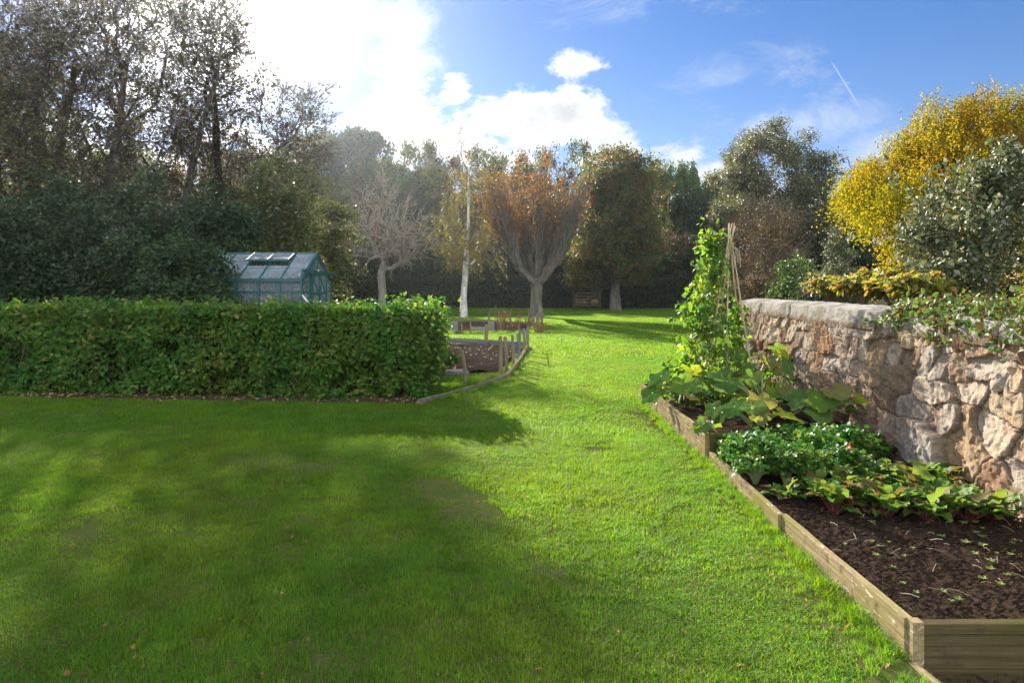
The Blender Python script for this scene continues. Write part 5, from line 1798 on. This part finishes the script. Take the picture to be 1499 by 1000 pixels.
# ================================================================== parsley, beetroot, chard, seedlings
def parsley_proto(seed):
    r = np.random.default_rng(seed)
    root = thing('parsley_plant', '', 'parsley', (0, 0, 0))
    sb, lb = Buf(), Buf()
    n = 46
    for i in range(n):
        a = r.random() * 6.28; s = math.sqrt(r.random())
        tip = np.array([math.cos(a) * .15 * s, math.sin(a) * .15 * s, (.20 + .07 * r.random()) * (1.05 - .45 * s * s)])
        m = tip * np.array([.35, .35, .55])
        sb.tube(np.array([[tip[0] * .1, tip[1] * .1, 0], m, tip]), np.array([.0028, .0022, .0014]), 4, cap=False)
        C = tip + r.normal(0, .026, (11, 3)) * np.array([1, 1, .7])
        leaves(lb, C, np.full(11, .042), r, out=unit(np.tile(tip * [1, 1, .5], (11, 1))), ob=.5, up=.7, droop=.1, tpl='tri')
    mk('stems', sb, MT['stem_green'], root); mk('leaves', lb, LM['parsley'], root)
    return root


def strap(buf, base, dirv, upv, ln, w, arch, r, stem=.35):
    """a beet leaf: broad wavy blade on a stalk, arching over"""
    n = 15; t = np.linspace(0, 1, n)
    dirv = unit(np.asarray(dirv, float)); side = unit(np.cross(dirv, upv)); up = np.cross(side, dirv)
    mid = base + dirv[None] * (ln * t)[:, None] + up[None] * (-arch * ln * t ** 2)[:, None]
    ww = w * np.sin(np.clip(t * .97 + .03, 0, 1) ** .8 * math.pi) ** .6 * (.75 + .45 * r.random()); ph = r.random() * 6
    cols = []
    for s in (-1, -.5, 0, .5, 1):
        cols.append(mid + side[None] * (ww * s)[:, None] + up[None] * (abs(s) * ww * .35 + np.sin(t * 13 + ph + s * 2) * w * .30 * abs(s))[:, None])
    buf.grid(np.stack(cols, 1))


def beet_proto(seed, n=17, hs=1.0):
    r = np.random.default_rng(seed)
    root = thing('beetroot_plant', '', 'beetroot', (0, 0, 0))
    sb, lb = Buf(), Buf()
    for i in range(n):
        a = i * 2.4 + r.normal(0, .2); e = r.uniform(.55, 1.4)
        d = np.array([math.cos(a) * math.cos(e), math.sin(a) * math.cos(e), math.sin(e)])
        st = (.07 + .06 * r.random()) * hs
        b0 = np.array([math.cos(a) * .012, math.sin(a) * .012, 0]); b1 = b0 + d * st
        sb.tube(np.array([b0, (b0 + b1) / 2 + [0, 0, .006], b1]), np.array([.006, .0045, .0035]), 5, cap=False)
        strap(lb, b1, d, np.array([.01, .02, 1.0]), (.11 + .07 * r.random()) * hs, .050 * hs, .25 + .6 * r.random(), r)
    mk('stems', sb, MT['stem_red'], root); mk('leaves', lb, LM['beet'], root, smooth=True)
    return root


def make_crops():
    r = np.random.default_rng(541)
    pp = [parsley_proto(551), parsley_proto(552), parsley_proto(553)]
    used = [False] * 3
    spots = []
    for y in np.arange(5.38, 6.12, .185):
        for x in np.arange(1.98, 3.3, .19):
            # tapers along the wall side
            if x > 2.78 and y < 5.75: continue
            spots.append((x + r.normal(0, .03), y + r.normal(0, .03)))
    for i, (x, y) in enumerate(spots):
        k = i % 3; z = .12; s = r.uniform(.7, 1.22)
        lab = 'one of the bushy bright green parsley plants in the raised bed'
        if not used[k]:
            o = pp[k]; o.location = (x, y, z); o.scale = (s,) * 3; o['label'] = lab; o['group'] = 'parsley plants'; used[k] = True
        else:
            dup(pp[k], (x, y, z), r.random() * 6.28, s, lab, 'parsley plants')
    bp = [beet_proto(561), beet_proto(562), beet_proto(563, 14)]
    used = [False] * 3
    bs = []
    for y in (4.55, 4.72, 4.90, 5.08, 5.24):
        for x in np.arange(2.26, 3.34, .165):
            if y > 5.15 and x < 2.5: continue
            if y < 4.6 and (x < 2.5): continue
            bs.append((x + r.normal(0, .03), y + r.normal(0, .03), r.uniform(.85, 1.2)))
    bs.append((1.98, 4.98, .9))
    for i, (x, y, s) in enumerate(bs):
        k = i % 3; solo = i == len(bs) - 1
        lab = 'small separate beetroot plant next to the weathered side board' if solo else 'one of the crowded red stemmed beetroot plants by the wall foot'
        if not used[k]:
            o = bp[k]; s *= .9; o.location = (x, y, .11); o.scale = (s,) * 3; o['label'] = lab; o['group'] = 'beetroot plants'; used[k] = True
        else:
            dup(bp[k], (x, y, .11), r.random() * 6.28, s * r.uniform(.75, 1.0), lab, 'beetroot plants')
    # wall-foot leafy plants further along
    # red chard leaf
    root = thing('red_chard', 'single upright crimson chard leaf between parsley and beetroot', 'chard', (2.66, 5.42, .12))
    lb, sb = Buf(), Buf()
    sb.tube(np.array([[0, 0, 0], [0, 0, .12], [.005, 0, .2]]), .005, 6)
    strap(lb, np.array([0, 0, .15]), np.array([.05, -.05, 1]), np.array([0, 1.0, .2]), .17, .028, .1, r)
    strap(lb, np.array([0, 0, .10]), np.array([.3, .1, 1]), np.array([0, 1.0, .2]), .12, .022, .2, r)
    mk('stem', sb, MT['stem_red'], root); mk('leaves', lb, LM['chard'], root, smooth=True)
    # seedlings
    proto = None
    for i in range(46):
        x = r.uniform(1.92, 3.3); y = r.uniform(3.25, 4.45)
        if proto is None:
            lb = Buf()
            for a in range(5):
                dd = np.array([math.cos(a * 1.3), math.sin(a * 1.3), .7 + .3 * (a % 2)])
                strap(lb, np.array([0, 0, .004]), dd, np.array([0, 0, 1.]), .026, .007, .3, r)
            proto = mk('seedling', lb, LM['seedling'])
            o = proto
        else:
            o = proto.copy(); COL.objects.link(o)
        o.location = (x, y, .145); o.rotation_euler = (0, 0, r.random() * 6); s = r.uniform(.5, 1.25); o.scale = (s, s, s)
        tag(o, 'tiny pale green seedling scattered on the bare dark soil', 'seedling', 'seedlings on the bare soil')
    # twigs and dead bits on the soil
    db = Buf()
    for i in range(60):
        x = r.uniform(1.86, 3.38); y = r.uniform(3.18, 4.6); a = r.random() * 6.28; l_ = r.uniform(.01, .05)
        p = np.array([x, y, .15]); d = np.array([math.cos(a), math.sin(a), r.normal(0, .2)]) * l_
        db.tube(np.array([p - d, p + [0, 0, .006], p + d]), r.uniform(.001, .0022), 4)
    tag(mk('plant_debris', db, MT['cane']), kind='stuff')
    # clods of earth
    cb = Buf()
    for i in range(2600):
        front = r.random() < .12
        x = r.uniform(1.86, 3.38); y = r.uniform(3.18, 4.9) if not front else r.uniform(2.2, 3.0)
        s = .004 + .013 * r.random() ** 2.5; q = r.normal(0, 1, (6, 3)) * .18
        V = (np.array([[1, 0, 0], [-1, 0, 0], [0, 1, 0], [0, -1, 0], [0, 0, .8], [0, 0, -.8]]) + q) * s * np.array([1.3, 1.1, 1]) + np.array([x, y, .135 if not front else -.035])
        cb.add(V, np.array([[0, 2, 4], [2, 1, 4], [1, 3, 4], [3, 0, 4], [2, 0, 5], [1, 2, 5], [3, 1, 5], [0, 3, 5]]))
    tag(mk('soil_clods', cb, MT['soil'], smooth=True), kind='stuff')
    # fallen leaves on the lawn
    fl = [(1085, 975), (1100, 818), (788, 980), (212, 925), (830, 740), (1055, 728), (560, 880), (520, 835), (625, 838), (1180, 880), (1255, 940), (905, 925), (1240, 918),
          (700, 735), (770, 690), (960, 800), (868, 900), (640, 950), (1010, 900), (1130, 842), (135, 930), (430, 700), (300, 800), (1060, 690), (990, 690), (1300, 975)]
    fl += [(float(x_), float(y_)) for x_, y_ in zip(r.uniform(30, 1250, 46), r.uniform(640, 990, 46)) if x_ < 950 + (y_ - 620) * .8]
    pl = None
    for i, (px, py) in enumerate(fl):
        Y = 1670 / (py - 415)
        for _ in range(4): Y = (EYE - .035 - float(gz((px - 749.5) / 1000 * Y, Y))) * 1000 / (py - 415)
        x = (px - 749.5) / 1000 * Y
        if pl is None:
            lb = Buf()
            leaves(lb, np.zeros((1, 3)), np.array([.055]), r, up=3., tpl='leaf', var=0)
            big = Buf(); strap(big, np.array([0, -.02, 0]), np.array([0, 1, .15]), np.array([0, 0, 1.]), .05, .016, .4, r)
            pl = mk('fallen_leaf', big, LM['fallen']); o = pl
        else:
            o = pl.copy(); COL.objects.link(o)
        o.location = (x, Y, float(gz(x, Y)) + .036); o.rotation_euler = (r.normal(0, .3), r.normal(0, .3), r.random() * 6)
        s = r.uniform(.3, .7); o.scale = (s,) * 3
        tag(o, 'small curled brown autumn leaf lying on the lawn', 'leaf', 'fallen leaves on the lawn')


make_crops()


# --- small plants round the hedge end and dead stems in the far bed
bush('garden_plant', 'low leafy green plant growing at the hedge end beside the soil bed', 'plant', 645, 11.6, 22, 532, 'green', 601, 2600, .06, None, ntar=40, clump=.2, tpl='leaf', twigs=30, rtip=.003)
bush('garden_plant', 'pale green low plant under the hedge end near the edging board', 'plant', 628, 10.6, 16, 548, 'bean', 602, 1400, .05, None, ntar=30, clump=.18, tpl='leaf', twigs=20, rtip=.003)


def dead_stems():
    r = np.random.default_rng(611)
    for i, (px, Y, h, lab) in enumerate([(736, 22.5, .9, 'dry brown stems tied by the rusty stake in the distant bed'), (755, 24, .75, 'wide spread of dry brown stems in the distant bed'), (775, 24.5, .7, 'dry stems with red leaves at the end of the distant bed'), (790, 21.8, .5, 'tuft of dry brown stems at the foot of the tight stake clump')]):
        root = thing('dead_plant', lab, 'plant', P_at(px, Y), 0, 'withered plants in the distant bed')
        sb, lb = Buf(), Buf()
        for k in range(26):
            a = r.random() * 6.28; l_ = h * r.uniform(.4, 1); sp = r.uniform(.05, .5)
            e = np.array([math.cos(a) * sp, math.sin(a) * sp, l_])
            sb.tube(np.array([[e[0] * .2, e[1] * .2, 0], e * .6 + r.normal(0, .03, 3), e]), np.array([.009, .007, .004]), 4, cap=False)
            C = e * r.uniform(.4, 1, (3, 1)) + r.normal(0, .05, (3, 3))
            leaves(lb, C, np.full(3, .06), r, droop=.5)
        mk('stems', sb, MT['stem_brown'], root); mk('leaves', lb, LM['rusthedge'], root)


dead_stems()


# ================================================================== haze volume added for the sun's glow and flare veil
def make_haze():
    a = Mat('glare_haze')
    v = a.N('ShaderNodeVolumePrincipled')
    v.inputs['Color'].default_value = (.86, .91, 1.0, 1)
    v.inputs['Density'].default_value = HAZE_DENSITY
    v.inputs['Anisotropy'].default_value = HAZE_ANISO
    a.L(v.outputs[0], a.out.inputs['Volume'])
    b = Buf().box((0, 43, 10.5), (190, 110, 24))
    o = mk('haze', b, a.m)
    tag(o, kind='stuff')


HAZE_DENSITY, HAZE_ANISO = .00038, .84
make_haze()
